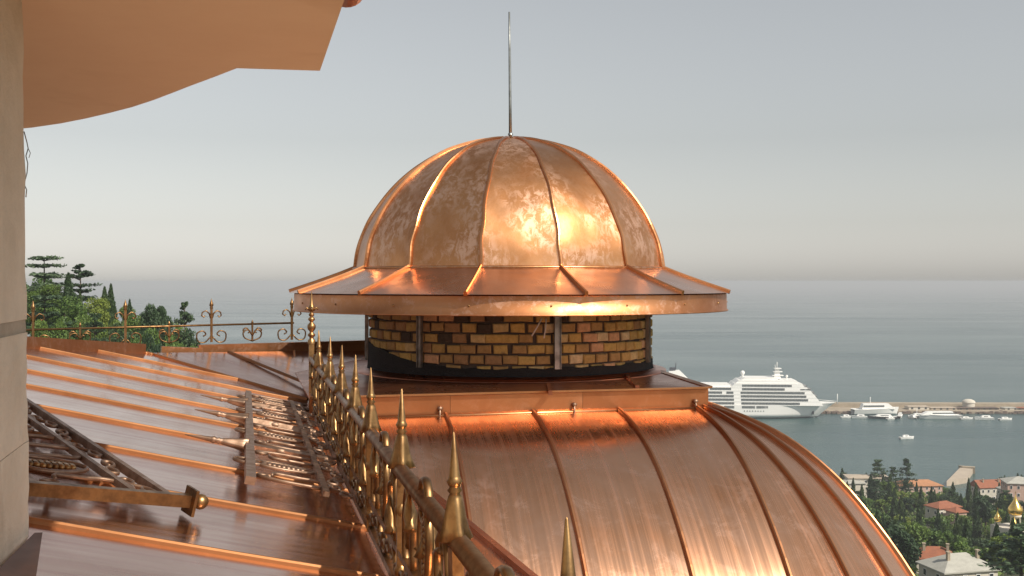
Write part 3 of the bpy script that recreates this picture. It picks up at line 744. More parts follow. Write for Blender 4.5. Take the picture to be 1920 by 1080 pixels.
MB().sweep(g1, half, (0, 0, 1), smooth=False).build('gutter_trough', M['deck'], gt)
MB().sweep([g1[0], g1[0] - gdir * .004], [(.06 * math.cos(R(a)), .06 * math.sin(R(a))) for a in range(180, 361, 15)], (0, 0, 1)).build('end_cap', M['deck'], gt)
for t in (.05, .75): MB().box(g1[0] + gdir * t + Vector((-.06, 0, .07)), (.26, .02, .006)).build('bracket', M['bronze'], gt)

# ================================================================ TREES
def leaves(mb, pts, size, elong=1.0, flat=0.0, updir=False):
    n = len(pts); pts = np.asarray(pts)
    d1 = rng.normal(size=(n, 3)); d1[:, 2] *= (1 - flat)
    if updir: d1 = d1 * .35 + np.array([0, 0, 1.0])
    d1 /= np.linalg.norm(d1, axis=1)[:, None]
    d2 = rng.normal(size=(n, 3)); d2[:, 2] *= (1 - flat); d2 -= (d2 * d1).sum(1)[:, None] * d1; d2 /= np.linalg.norm(d2, axis=1)[:, None]
    s = size * rng.uniform(.6, 1.35, n)[:, None]
    a = pts + d1 * s * elong; b_ = pts + d2 * s * .55; c = pts - d1 * s * elong; d = pts - d2 * s * .55
    V = np.stack([a, b_, c, d], 1).reshape(-1, 3); o = len(mb.v)
    mb.v += [tuple(x) for x in V.tolist()]; mb.uv += [(0, 0)] * (4 * n)
    mb.f += [(o + 4 * i, o + 4 * i + 1, o + 4 * i + 2, o + 4 * i + 3) for i in range(n)]; mb.sm += [False] * n
def ball_pts(c, r, n, shell=.55):
    d = rng.normal(size=(n, 3)); d /= np.linalg.norm(d, axis=1)[:, None]
    rr = rng.uniform(shell ** 3, 1, n) ** (1 / 3)
    return np.array(c) + d * rr[:, None] * np.array(r)
def limb(mb, a, c, r0, r1, bend=.1):
    a, c = Vector(a), Vector(c); m = lerp(a, c, .5) + Vector((random.uniform(-1, 1), random.uniform(-1, 1), random.uniform(0, 1))) * (c - a).length * bend
    mb.tube([a, m, c], [r0, (r0 + r1) / 2, r1], 6)
def proto_broad(h, w_, nl, ls, nc=16):
    tr, cr = MB(), MB(); tr.tube([(0, 0, -1), (.1, 0, h * .2), (0, .1, h * .45)], [h * .028, h * .022, h * .014], 7)
    for i in range(nc):
        a = random.random() * 6.28; zz = random.uniform(.34, .88); rad = w_ * .5 * math.sqrt(max(.1, 1 - ((zz - .55) / .42) ** 2)) * random.uniform(.45, .85)
        c = (rad * math.cos(a), rad * math.sin(a), h * zz); r = w_ * random.uniform(.13, .22)
        limb(tr, (0, 0, h * random.uniform(.22, .42)), c, h * .010, h * .003)
        leaves(cr, ball_pts(c, (r, r, r * .8), nl // nc), ls)
    return tr, cr
def proto_cyp(h, w_, nl, ls):
    tr, cr = MB(), MB(); tr.tube([(0, 0, -1), (0, 0, h * .5), (0, 0, h * .9)], [h * .016, h * .01, h * .003], 6)
    t = rng.beta(1.1, 1.35, nl); a = rng.uniform(0, 6.283, nl)
    prof = np.sin(np.clip(t * .93 + .07, 0, 1) ** .62 * np.pi) ** .75
    lump = 1 + .16 * np.sin(a * 3 + t * 17) + .1 * np.sin(a * 5 - t * 31)
    rr = w_ * .5 * prof * lump * rng.uniform(.62, 1.04, nl)
    pts = np.stack([rr * np.cos(a), rr * np.sin(a), h * (.04 + .96 * t)], 1)
    leaves(cr, pts, ls, 1.7, updir=True); return tr, cr
def proto_cedar(h, w_, nl, ls, layers=8, top=.1, low=.28):
    tr, cr = MB(), MB(); tr.tube([(0, 0, -1), (.15, 0, h * .5), (0, .1, h * .98)], [h * .022, h * .015, h * .004], 7)
    per = nl // (layers * 5)
    for i in range(layers):
        zz = min(.985, lerp(low, .97, i / (layers - 1)) + random.uniform(-.025, .025)); span = w_ * .5 * (lerp(1.0, top, (i / (layers - 1)) ** 1.5)) * random.uniform(.75, 1.1)
        for k in range(5):
            a = k * 1.2566 + i * .8 + random.uniform(-.3, .3); sp_ = span * random.uniform(.3, 1.25); zz += random.uniform(-.012, .012)
            e = Vector((sp_ * math.cos(a), sp_ * math.sin(a), h * zz + sp_ * random.uniform(-.05, .18)))
            limb(tr, (0, 0, h * zz - .02 * h), e, h * .006, h * .002, .05)
            for q_ in (.45, .72, .95):
                c = Vector((0, 0, h * zz)).lerp(e, q_); r = sp_ * .26 + ls
                leaves(cr, ball_pts(c, (r, r, ls * .9 + r * .10), max(4, per // 3), .1), ls, 1.2, flat=.72)
    return tr, cr
def make_proto(kind, args, leaf):
    tr, cr = {'b': proto_broad, 'c': proto_cyp, 'd': proto_cedar}[kind](*args)
    return tr.mesh('trunk', M['bark']), cr.mesh('crown', M[leaf])
def tree(name, proto, loc, label, group=None, s=1.0, sz=1.0, cat='tree', crown_mat=None):
    t = thing(name, loc, label, cat, group, rot=(0, 0, random.random() * 6.28)); t.scale = (s, s, s * sz)
    for nm, me in (('trunk', proto[0]), ('crown', proto[1])): place(nm, me, t)
    return t
# left-hand trees, tops around eye level
def tree_to(name, proto, ph, px, topy, d, label, s=1.0, group=None):
    p = P(px, topy, d); g = hgt(p.x, p.y) - .3; hh = p.z - g
    return tree(name, proto, (p.x, p.y, g), label, group, s=s, sz=hh / ph / s)
cedA = make_proto('d', (16, 11, 7200, .24, 12, .45, .25), 'cedar'); cedB = make_proto('d', (16, 9, 6000, .22, 13, .30, .3), 'pine')
cypN = make_proto('c', (15, 2.3, 7000, .16), 'cyp'); cypM = make_proto('c', (15, 2.6, 7000, .16), 'cyp')
brN = make_proto('b', (14, 9, 11000, .20, 22), 'leaf'); brM = make_proto('b', (14, 8, 10000, .19, 20), 'leafy'); brO = make_proto('b', (12, 7, 9000, .18, 18), 'pine')
pinN = make_proto('b', (14, 6, 8000, .20, 20), 'pine')
LT = [('cedar_tree', cedA, 16, 82, 482, 168, 'tall flat topped cedar with sparse layered upper branches beside pillar', .95),
('broadleaf_tree', brN, 14, 62, 504, 178, 'round green broadleaf tree behind the flat topped cedar', 1.0),
('broadleaf_tree', brO, 12, 104, 506, 182, 'dull olive rounded tree between cedar and dark pine', .95),
('cypress_tree', cypN, 15, 128, 512, 160, 'broad dark cypress column standing before the dark pine', 1.15),
('pine_tree', cedB, 16, 150, 498, 170, 'dark pine with spreading side branches behind the broad cypress', .85),
('cedar_tree', cedA, 16, 84, 556, 145, 'pale grey green cedar with drooping tiers below the tall cedar', .9),
('broadleaf_tree', brM, 14, 172, 552, 160, 'light green bushy tree in front of paired cypresses', .85),
('cypress_tree', cypM, 15, 196, 538, 165, 'slim cypress, shorter one of the close pair', .9),
('cypress_tree', cypN, 15, 208, 533, 166, 'slim cypress, taller one of the close pair', .95),
('cypress_tree', cypM, 15, 243, 562, 160, 'thin short cypress between the pair and the dark bushy pine', .7),
('broadleaf_tree', brM, 14, 256, 582, 152, 'yellow green low tree under the thin short cypress', .62),
('pine_tree', pinN, 14, 288, 552, 152, 'dense dark bushy pine standing alone with ragged top', .75),
('pine_tree', pinN, 14, 305, 560, 154, 'dark bushy pine leaning against the dense ragged pine', .6),
('cedar_tree', cedB, 16, 346, 571, 150, 'small open cedar on the seaward end of the tree row', .52),
('broadleaf_tree', brN, 14, 330, 604, 140, 'low green tree behind the rear railing', .5),
('broadleaf_tree', brO, 12, 222, 588, 145, 'shadowy green tree filling in below the paired cypresses', .8),
('broadleaf_tree', brN, 14, 135, 572, 142, 'dark leafy tree below the broad cypress', .7),
('cedar_tree', cedB, 16, 178, 592, 138, 'tiered green conifer close behind the rear railing', .6),
('broadleaf_tree', brO, 12, 283, 604, 138, 'dark leafy tree below the bushy pine', .6),
('broadleaf_tree', brN, 14, 360, 622, 135, 'small green tree at the seaward foot of the knoll', .4),
('broadleaf_tree', brN, 14, 110, 540, 150, 'full rounded tree in front of the tall cedar trunk', .9),
('broadleaf_tree', brN, 14, 315, 586, 162, 'full green tree behind the dense dark pines', .8),
('pine_tree', pinN, 14, 272, 572, 158, 'dark pine filling between thin cypress and dense pine', .7),
('broadleaf_tree', brO, 12, 350, 596, 155, 'olive tree behind the small open cedar', .6),
('broadleaf_tree', brM, 14, 75, 528, 160, 'sunlit green tree against the pillar under the cedar', .9),
('broadleaf_tree', brM, 14, 232, 566, 168, 'leafy tree rising behind the thin short cypress', .6),
('cypress_tree', cypN, 15, 150, 548, 152, 'medium cypress right against the broad dark cypress', .8),
('broadleaf_tree', brN, 14, 196, 572, 150, 'round leafy tree at the foot of the paired cypresses', .7),
('broadleaf_tree', brN, 14, 262, 596, 146, 'leafy tree between bushy pine and railing post', .6),
('broadleaf_tree', brM, 14, 60, 590, 132, 'bright green tree at the foot of the grey green cedar', .6)]
for nm, pr, ph_, px, ty, d, lab, s_ in LT: tree_to(nm, pr, ph_, px, ty, d, lab, s_)
blo = make_proto('b', (6, 4.2, 2600, .16, 14), 'blossom')
tree_to('flowering_shrub', blo, 6, 556, 620, 70, 'cream blossoming shrub behind the end of rear railing', .42)
tree_to('flowering_shrub', blo, 6, 530, 632, 68, 'smaller cream flowering shrub seen through the railing scroll', .34)

# hillside trees on the right
HB = [make_proto('b', (11, 8.5, 2400, .42, 16), 'leaf'), make_proto('b', (10, 8, 2200, .42, 14), 'leafy'), make_proto('b', (12, 8, 2400, .42, 16), 'pine'), make_proto('b', (9, 8, 2000, .40, 12), 'leaf')]
HC = [make_proto('c', (14, 2.5, 1300, .34), 'cyp'), make_proto('c', (12, 2.9, 1300, .34), 'cyp')]
HD = [make_proto('d', (14, 11, 1700, .42, 7, .3, .3), 'pine'), make_proto('d', (13, 9, 1600, .42, 7, .3, .3), 'cedar')]

# ---- houses (built first so that trees keep clear of them)
keep = []
def house(px, py, D, wd, dp, ht, rot, wall, roofm, label, kind='hip', rise=.35, chim=0, name='house', storeys=2, cat='house', clear=1.0, lift=0.0):
    g = P(px, py, D); base = hgt(g.x, g.y) - 1.0; lift = max(-ht * .3, g.z - (base + 1.0 + ht + rise * dp + .25)); keep.append((g.x, g.y, max(wd, dp), clear))
    h = thing(name, (g.x, g.y, base), label, cat, rot=(0, 0, R(rot)))
    H = ht + 1.0 + lift
    MB().box((0, 0, H / 2), (wd, dp, H)).build('wall', wall, h, local=True)
    ov = .5; x, y = wd / 2 + ov, dp / 2 + ov; r = rise * dp; e = max(x - y, .01) if kind == 'hip' else x
    t = .25
    vs = [(-x, -y, H), (x, -y, H), (x, y, H), (-x, y, H), (-x, -y, H + t), (x, -y, H + t), (x, y, H + t), (-x, y, H + t), (-e, 0, H + r + t), (e, 0, H + r + t)]
    ro = MB().add(vs, [(3, 2, 1, 0), (0, 1, 5, 4), (1, 2, 6, 5), (2, 3, 7, 6), (3, 0, 4, 7), (4, 5, 9, 8), (6, 7, 8, 9), (5, 6, 9), (7, 4, 8)]).build('roof', roofm, h, local=True)
    for k in range(chim):
        cx = (-.28 + .56 * k / max(1, chim - 1)) * wd if chim > 1 else .2 * wd
        m_ = MB(); m_.box((cx, -dp * .18, H + r * .6 + .9), (.55, .55, 1.9)).box((cx, -dp * .18, H + r * .6 + 1.9), (.75, .75, .18)); m_.build('chimney', M['stone'], ro, local=True)
    fm = MB().box((0, 0, 0), (.95, .14, 1.35)).mesh('window', M['white']); pm = MB().box((0, -.05, 0), (.72, .10, 1.1)).mesh('pane', M['pane'])
    nwx = max(2, int(wd / 2.6)); nwy = max(1, int(dp / 2.8))
    for st in range(storeys):
        z = 1.0 + lift + (st + .55) * ht / storeys
        for face, nn, half_, full in ((0, nwx, dp / 2, wd), (1, nwy, wd / 2, dp), (3, nwy, wd / 2, dp)):
            for i in range(nn):
                u = (i + .5) / nn * full - full / 2; a = face * math.pi / 2
                lx, ly = u * math.cos(a) + (half_ + .02) * math.sin(a), u * math.sin(a) - (half_ + .02) * math.cos(a)
                wn = place('window', fm, h, (lx, ly, z), (0, 0, a)); place('pane', pm, wn, (0, -.02, 0))
    return h
house(1796, 1052, 205, 11.5, 8, 5, 14, M['plaster'], M['greyroof'], 'big pale house with grey hipped roof and chimneys low on the slope', rise=.30, chim=2, clear=4.5)
house(1752, 1024, 238, 9, 6, 4.5, -8, M['plaster'], M['redtile'], 'house with long dull red roof behind the grey hipped roof', rise=.34, chim=2, clear=.8)
house(1710, 1002, 285, 6, 5, 4.5, 20, M['plaster'], M['tanroof'], 'small cottage with faded tan roof beside the dull red roof', 'gable', chim=1, clear=.9)
house(1768, 939, 400, 10.5, 7, 7.0, 22, M['plaster'], M['redtile'], 'white two storey villa with red roof among the dark trees', rise=.26, clear=2.4)
house(1793, 951, 392, 5, 5, 7, 22, M['pinkplaster'], M['redtile'], 'pink annex adjoining the white two storey villa', rise=.3, clear=1.0)
house(1718, 899, 482, 20, 9, 4, 4, M['pinkplaster'], M['orangetile'], 'long low building with orange tiled roof near the shore', rise=.22, clear=.1)
house(1625, 890, 480, 18, 9, 6, -4, M['plaster'], M['tanroof'], 'white flat building near shore under the layered pines', rise=.08, storeys=2, clear=.1)
house(1596, 899, 476, 10, 8, 5, 3, M['plaster'], M['greyroof'], 'small white building beside the white flat building', rise=.12, clear=.1)
house(1854, 899, 470, 13, 8, 6, 8, M['plaster'], M['redtile'], 'waterside white house with red roof and end gable', 'gable', rise=.34, chim=2, clear=.1)
house(1910, 893, 430, 11, 10, 12, -10, M['pinkplaster'], M['greyroof'], 'tall pinkish building behind the golden church domes', rise=.2, storeys=4, clear=.1)
house(1890, 908, 440, 6, 6, 9, 5, M['plaster'], M['greyroof'], 'pale narrow house beside the tall pinkish building', rise=.3, storeys=3, clear=.1)
# church with gilded onion domes
g = P(1904, 921, 325); base = hgt(g.x, g.y) - 1; keep.append((g.x, g.y, 11, 1.6))
ch = thing('church', (g.x, g.y, base), 'white church with cluster of gilded onion domes on the slope', 'church', rot=(0, 0, R(15))); ch.scale = [(g.z - base) / 18.6] * 3
top = 12.5
MB().box((0, 0, 4.7), (8.5, 8.5, 9.4)).build('wall', M['plaster'], ch, local=True)
def onion(r, hh): return [(r * .72, 0), (r * .95, hh * .10), (r, hh * .22), (r * .88, hh * .36), (r * .60, hh * .52), (r * .32, hh * .68), (r * .14, hh * .84), (.05, hh)]
for (x, y, r, hh, z0) in ((0, 0, 1.9, 5.2, top), (-3.0, -3.0, .95, 2.9, 10.2), (3.0, -3.0, .95, 2.9, 10.2), (-3.0, 3.0, .95, 2.9, 10.2), (3.0, 3.0, .95, 2.9, 10.2)):
    MB().lathe([(r * .68, 9.2), (r * .68, z0 + .05), (r * .78, z0 + .06), (r * .78, z0 - .4)], 14, (x, y, 0)).build('dome_drum', M['plaster'], ch, local=True)
    dm = MB().lathe(onion(r, hh), 18, (x, y, z0)).build('onion_dome', M['golddome'], ch, local=True)
    m_ = MB(); m_.box((x, y, z0 + hh + .4), (.08, .08, 1.0)); m_.box((x, y, z0 + hh + .55), (.5, .08, .08)); m_.build('cross', M['golddome'], dm, local=True)
# slipway / jetty roof by the water
def seapt(px, py): d = CZ * F / (py - HY); return Vector(((px - 960) / F * d, d, 0))
jq = [seapt(1775, 912), seapt(1812, 906), seapt(1824, 888), seapt(1800, 886)]
jt = thing('jetty', (jq[0].x, jq[0].y, 0), 'tan concrete jetty jutting into the harbour water', 'jetty')
MB().prism([(p.x, p.y) for p in jq], -3, 2.6).build('jetty_deck', M['tanroof'], jt)
MB().prism([(p.x * .999 + 1, p.y - 1) for p in jq[2:]] + [(jq[3].x, jq[3].y + 2), (jq[2].x + 2, jq[2].y + 2)], -3, 3.4).build('end_wall', M['stone'], jt)

def blocked(x, y, rad):
    for kx, ky, w_, cl in keep:
        dx, dy = x - kx, y - ky
        L_ = math.hypot(kx, ky); ux, uy = kx / L_, ky / L_
        along = dx * ux + dy * uy; across = abs(-dx * uy + dy * ux)
        if math.hypot(dx, dy) < w_ * .62 + rad * .6: return True
        if -w_ * 1.2 - 14 * cl < along < 0 and across < w_ * .42 * cl + rad * .3: return True
    return False
labB = ['rounded mid green tree in the hillside wood above the harbour', 'yellow green tree in the hillside wood above the harbour', 'dark dense tree in the hillside wood above the harbour', 'low spreading green tree in the hillside wood above the harbour']
labC = ['slender dark cypress in the hillside wood above the harbour', 'stout dark cypress in the hillside wood above the harbour']
labD = ['dark tiered conifer in the hillside wood above the harbour', 'grey green cedar in the hillside wood above the harbour']
y = 150.0; cnt = 0
while y < 512:
    step = lerp(7.4, 10.2, (y - 150) / 370)
    x = .215 * y + random.uniform(0, step) - 5
    while x < .50 * y + 6:
        xx, yy = x + random.uniform(-.4, .4) * step, y + random.uniform(-.4, .4) * step
        q_ = random.random(); nz = math.sin(xx * .045) + math.sin(yy * .03 + 1)
        if not blocked(xx, yy, 4) and yy < shore(xx) - 9:
            zg = hgt(xx, yy) - .4
            if q_ < .42 + .12 * nz:
                k = 0 if random.random() < .6 else 1
                tree('cypress_tree', HC[k], (xx, yy, zg), labC[k], 'slender hillside cypresses' if k == 0 else 'stout hillside cypresses', s=random.uniform(.75, 1.05), sz=random.uniform(.85, 1.1))
            elif q_ < .90:
                k = random.choices(range(4), [3.4, 2.4, 2, 2.2])[0]
                tree('broadleaf_tree', HB[k], (xx, yy, zg), labB[k], ['rounded', 'yellow green', 'dark dense', 'low spreading'][k] + ' hillside trees', s=random.uniform(.62, 1.05), sz=random.uniform(.85, 1.1))
            else:
                k = random.choice((0, 1)); tree('conifer_tree', HD[k], (xx, yy, zg), labD[k], ['tiered hillside conifers', 'grey green hillside cedars'][k], s=random.uniform(.65, .9))
            cnt += 1
        x += step * random.uniform(.85, 1.2)
    y += step * .92
# layered pines standing out against the water
for px, ty, d, lab, s in ((1645, 862, 478, 'layered pine standing against the water, wider of two tall ones', 1.0), (1700, 861, 478, 'layered pine against the water, narrower of two tall ones', .85), (1675, 876, 474, 'short dark layered pine between two tall ones', .75)):
    tree_to('layered_pine', HD[0], 14, px, ty, d, lab, s=s * 1.05)
tree_to('broadleaf_tree', HB[2], 12, 1885, 886, 470, 'big round dark tree by the waterside red roofed house', 1.35)
# big dark cedar low on the right
tree_to('cedar_tree', HD[1], 13, 1915, 985, 180, 'large dark spreading cedar below the golden church domes', 1.15)
tree_to('cedar_tree', HD[0], 14, 1882, 1000, 215, 'dark cedar beside the large spreading cedar', 1.0)
# undergrowth between the trees
mb = MB(); pts = []
for i in range(26000):
    yy = 110 + 400 * math.sqrt(random.random()); xx = random.uniform(.18, .53) * yy
    if yy < shore(xx) - 5 and not blocked(xx, yy, 0): pts.append((xx, yy, hgt(xx, yy) + random.uniform(.1, 1.6)))
leaves(mb, np.array(pts), .75); mb.build('undergrowth', M['leaf'], kind='stuff'); bpy.data.objects['undergrowth']['label'] = 'dark green undergrowth covering the hillside between trees'

# ================================================================ HARBOUR: cruise ship, mole, boats
SD = 787.0; K = SD / F      # metres per photo pixel at the ship
def SX(px): return (px - 1529) * K
def SZ(py): return (782 - py) * K
sp0 = P(1529, 782, SD); sp0.z = 0
ship = thing('cruise_ship', sp0, 'large white cruise ship with many cabin decks moored at the mole', 'cruise ship', rot=(0, 0, R(-4)))
# hull: lofted sections
def hull(u, v):
    # u along stern->bow, v keel->deck->other side
    s = abs(2 * v - 1); side = -1 if v < .5 else 1
    x0 = lerp(SX(1090), SX(1529), u); hz = 1 - s    # hz 0 at deck edge .. 1 at keel
    lev = s                                           # 0 keel, 1 sheer
    beam = 13.5 * (1 - max(0, (u - .74) / .26) ** 2.2 * (1 - .18 * lev)) * (1 - max(0, (.06 - u) / .06) * .3)
    sheer = lerp(SZ(757), SZ(753.5), max(0, (u - .5) / .5) ** 2)
    z = lerp(-3, sheer, lev)
    xr = x0 + max(0, lev - .15) ** 1.1 * (SX(1573) - SX(1529)) * max(0, (u - .55) / .45) ** 1.5
    return (xr, side * beam * min(1, .2 + lev * 2.2) if u < 1 else side * .15, z)
hl = MB().grid(hull, 48, 24); hm = hl.build('hull', M['white'], ship, local=True)
MB().grid(lambda u, v: (hull(u, 0)[0], lerp(hull(u, 0)[1], hull(u, 1)[1], v), hull(u, 0)[2] - .3), 48, 2).build('weather_deck', M['white'], ship, local=True)
for side in (0, 1):
    def stripe(u, v, side=side):
        lv = lerp(.17, .27, v); p = hull(u, .5 - lv / 2 if side == 0 else .5 + lv / 2); return (p[0], p[1] + (-.12 if side == 0 else .12), p[2])
    MB().grid(lambda u, v: stripe(u, v), 48, 2).build('boot_stripe', M['shipdark'], ship, local=True)
def block(x0, x1, y0, y1, hw, rake=0.0, name='deck_house', rear=0.0):
    a, c, z0, z1 = SX(x0), SX(x1), SZ(y1), SZ(y0)
    vs = [(a, -hw, z0), (c, -hw, z0), (c, hw, z0), (a, hw, z0), (a + rear, -hw, z1), (c - rake, -hw * .97, z1), (c - rake, hw * .97, z1), (a + rear, hw, z1)]
    return MB().add(vs, [(3, 2, 1, 0), (4, 5, 6, 7), (0, 1, 5, 4), (1, 2, 6, 5), (2, 3, 7, 6), (3, 0, 4, 7)]).build(name, M['white'], ship, local=True)
decks = [(1110, 1536, 750.0, 757.2), (1118, 1530, 743.5, 749.9), (1122, 1525, 737, 743.4), (1128, 1519, 730.5, 736.9), (1136, 1512, 724, 730.4)]
for i, (x0, x1, y0, y1) in enumerate(decks): block(x0, x1, y0, y1, 13.0 - .25 * i, 1.8)
block(1369, 1503, 717, 723.9, 11.6, 1.5, rear=2.5); block(1377, 1492, 711.5, 716.9, 10.5, 1.0, rear=2.5); block(1388, 1456, 707, 711.4, 9, .5, rear=3)
block(1290, 1368, 720, 723.9, 10.5, 0)
# rows of cabin balconies
def row(x0, x1, y, pitch, hw, hgt_=1.55, frac=.72, gaps=(), onhull=False):
    m_ = MB(); x = x0
    while x < x1:
        if not any(a <= x <= c for a, c in gaps):
            if onhull:
                uu = (x + pitch * .5 - 1090) / 439; hw = abs(hull(uu, (1 - (SZ(y) + 3) / (hull(uu, 0)[2] + 3)) / 2)[1]) + .05
            for s in (-1, 1): m_.box((SX(x + pitch * .5), s * hw, SZ(y)), (pitch * frac * K, .35, hgt_))
        x += pitch
    return m_.build('window_row', M['shipglass'], ship, local=True, kind='stuff')
gap = [(1372, 1386)]
row(1389, 1478, 720.8, 2.6, 11.62); row(1389, 1465, 727.2, 2.6, 12.02, gaps=gap); row(1160, 1503, 733.8, 2.6, 12.27, gaps=gap + [(1350, 1360)])
row(1150, 1504, 740.3, 2.6, 12.52, gaps=gap); row(1140, 1508, 746.7, 2.6, 12.77, gaps=gap); row(1130, 1493, 753.4, 2.6, 13.02, gaps=gap)
row(1388, 1478, 760.2, 2.4, 13.35, 1.7, gaps=[(1410, 1414), (1436, 1440), (1463, 1467)], onhull=True); row(1355, 1372, 760.2, 2.4, 13.5, 1.7, onhull=True); row(1300, 1430, 767.5, 5, 13.5, .8, .28, gaps=[(1372, 1388)], onhull=True)
row(1330, 1368, 726.8, 2.6, 12.02); row(1495, 1512, 727.5, 9, 11.9, .8, .9)
for y_, x_ in ((721.5, 1504), (727.5, 1512), (734, 1518), (740, 1523)):
    MB().box((SX(x_) + 1.2, 0, SZ(y_)), (.8, 20, 1.1)).build('bridge_window', M['shipglass'], ship, local=True)
m_ = MB(); m_.add([(SX(1252), -5, SZ(723)), (SX(1305), -5, SZ(723)), (SX(1305), 5, SZ(723)), (SX(1252), 5, SZ(723)), (SX(1256), -3.6, SZ(697)), (SX(1276), -3.6, SZ(695)), (SX(1276), 3.6, SZ(695)), (SX(1256), 3.6, SZ(697))], [(0, 1, 5, 4), (1, 2, 6, 5), (2, 3, 7, 6), (3, 0, 4, 7), (4, 5, 6, 7)])
fo = m_.build('funnel', M['white'], ship, local=True)
MB().box((SX(1263), 0, SZ(693)), (4.2, 4, 2.2)).tube([(SX(1269), 0, SZ(694)), (SX(1269.5), 0, SZ(681))], .35, 6).build('exhaust', M['shipdark'], fo, local=True)
m_ = MB(); m_.add([(SX(1451), -2.4, SZ(710)), (SX(1464), -2.4, SZ(710)), (SX(1464), 2.4, SZ(710)), (SX(1451), 2.4, SZ(710)), (SX(1455), -.8, SZ(690)), (SX(1461), -.8, SZ(690)), (SX(1461), .8, SZ(690)), (SX(1455), .8, SZ(690))], [(0, 1, 5, 4), (1, 2, 6, 5), (2, 3, 7, 6), (3, 0, 4, 7), (4, 5, 6, 7)])
for y_, w_ in ((704, 8), (697, 6.5), (691, 5)): m_.box((SX(1459), 0, SZ(y_)), (w_, 5, .5))
m_.tube([(SX(1458), 0, SZ(690)), (SX(1458), 0, SZ(679))], .3, 5).tube([(SX(1455), 0, SZ(690)), (SX(1454), 0, SZ(684))], .22, 5)
m_.build('radar_mast', M['white'], ship, local=True)
for x_, y_, r in ((1394, 699.5, 1.7), (1476, 705.5, 1.0)):
    MB().lathe([(0, r), (r * .7, r * .7), (r, 0), (r * .7, -r * .7), (r * .45, -r), (r * .45, -r * 2.6)], 14, (SX(x_), 0, SZ(y_))).build('radome', M['white'], ship, local=True)
MB().tube([(SX(1569), 0, SZ(757)), (SX(1569.5), 0, SZ(738))], .28, 5).tube([(SX(1530), -4, SZ(748)), (SX(1569), 0, SZ(752))], .15, 4).build('bow_mast', M['white'], ship, local=True)
MB().box((SX(1521), -5.5, SZ(772)), (1.6, 1.2, 2.6)).build('anchor', M['shipdark'], ship, local=True)

mole = thing('harbour_mole', (300, 845, 0), 'long stone mole with parapet wall closing the harbour', 'mole')
def mx(px, d=800): return (px - 960) / F * d
MB().prism([(60, 812), (mx(2100), 806), (mx(2120), 850), (60, 850)], -4, 1.8).build('quay', M['stone'], mole)
MB().prism([(60, 838), (mx(2100), 832), (mx(2110), 842), (60, 848)], 1.8, 4.6).build('parapet_wall', M['stone'], mole)
mb = MB()
for i in range(160):
    x = random.uniform(mx(1540), mx(2080)); mb.box((x, 808 + random.uniform(-1.5, 1), random.uniform(-.3, 1.2)), (random.uniform(1.5, 4), 2.5, random.uniform(1, 2.2)), Matrix.Rotation(random.uniform(-.3, .3), 3, 'Z') @ Matrix.Rotation(random.uniform(-.2, .2), 3, 'X'))
mb.build('rubble', M['stoned'], mole, kind='stuff')
def shed(px0, px1, y0, y1, mat, roofm, label, d=822, hip=.4, name='shed'):
    a, c = (px0 - 960) / F * d, (px1 - 960) / F * d; z0 = 1.8; z1 = max(z0 + 1.5, CZ + (HY - y0) / F * d)
    h = thing(name, ((a + c) / 2, d, z0), label, 'building'); wd = c - a
    MB().box((0, 0, (z1 - z0) * .4), (wd, 9, (z1 - z0) * .8)).build('wall', mat, h, local=True)
    H = (z1 - z0) * .8; x = wd / 2 + .4; e = x - 3 * hip
    MB().add([(-x, -5, H), (x, -5, H), (x, 5, H), (-x, 5, H), (-e, 0, z1 - z0), (e, 0, z1 - z0)], [(3, 2, 1, 0), (0, 1, 5, 4), (2, 3, 4, 5), (1, 2, 5), (3, 0, 4)]).build('roof', roofm, h, local=True)
    nw = max(2, int(wd / 4)); fm = MB().box((0, 0, 0), (1.6, .2, 1.4)).mesh('window', M['pane'])
    for i in range(nw): place('window', fm, h, ((i + .5) / nw * wd - wd / 2, -4.52, H * .5))
shed(1626, 1664, 755, 0, M['plaster'], M['orangetile'], 'low cream harbour shed with orange roof on the mole')
shed(1700, 1738, 760, 0, M['plaster'], M['tanroof'], 'long pale shed with tan roof on the mole')
shed(1742, 1790, 763, 0, M['tanroof'], M['tanroof'], 'tan warehouse beside the long pale shed')
shed(1792, 1868, 763, 0, M['stoned'], M['stoned'], 'dark brown warehouse block under the pale round tower')
shed(1880, 1905, 766, 0, M['plaster'], M['greyroof'], 'small pale hut with grey roof by the dark warehouse')
shed(1902, 1990, 768, 0, M['stoned'], M['redtile'], 'dark warehouse with reddish roof at the mole end')
t = thing('round_tower', (mx(1816, 826), 826, 1.8), 'pale round pavilion with domed top above the dark warehouse', 'pavilion')
MB().lathe([(4.5, 0), (4.5, 4.6)], 16).build('wall', M['plaster'], t, local=True); MB().lathe([(5.0, 4.5), (5.0, 4.9), (4.2, 6.2), (2.2, 7.1), (0, 7.4)], 16).build('roof', M['plaster'], t, local=True)
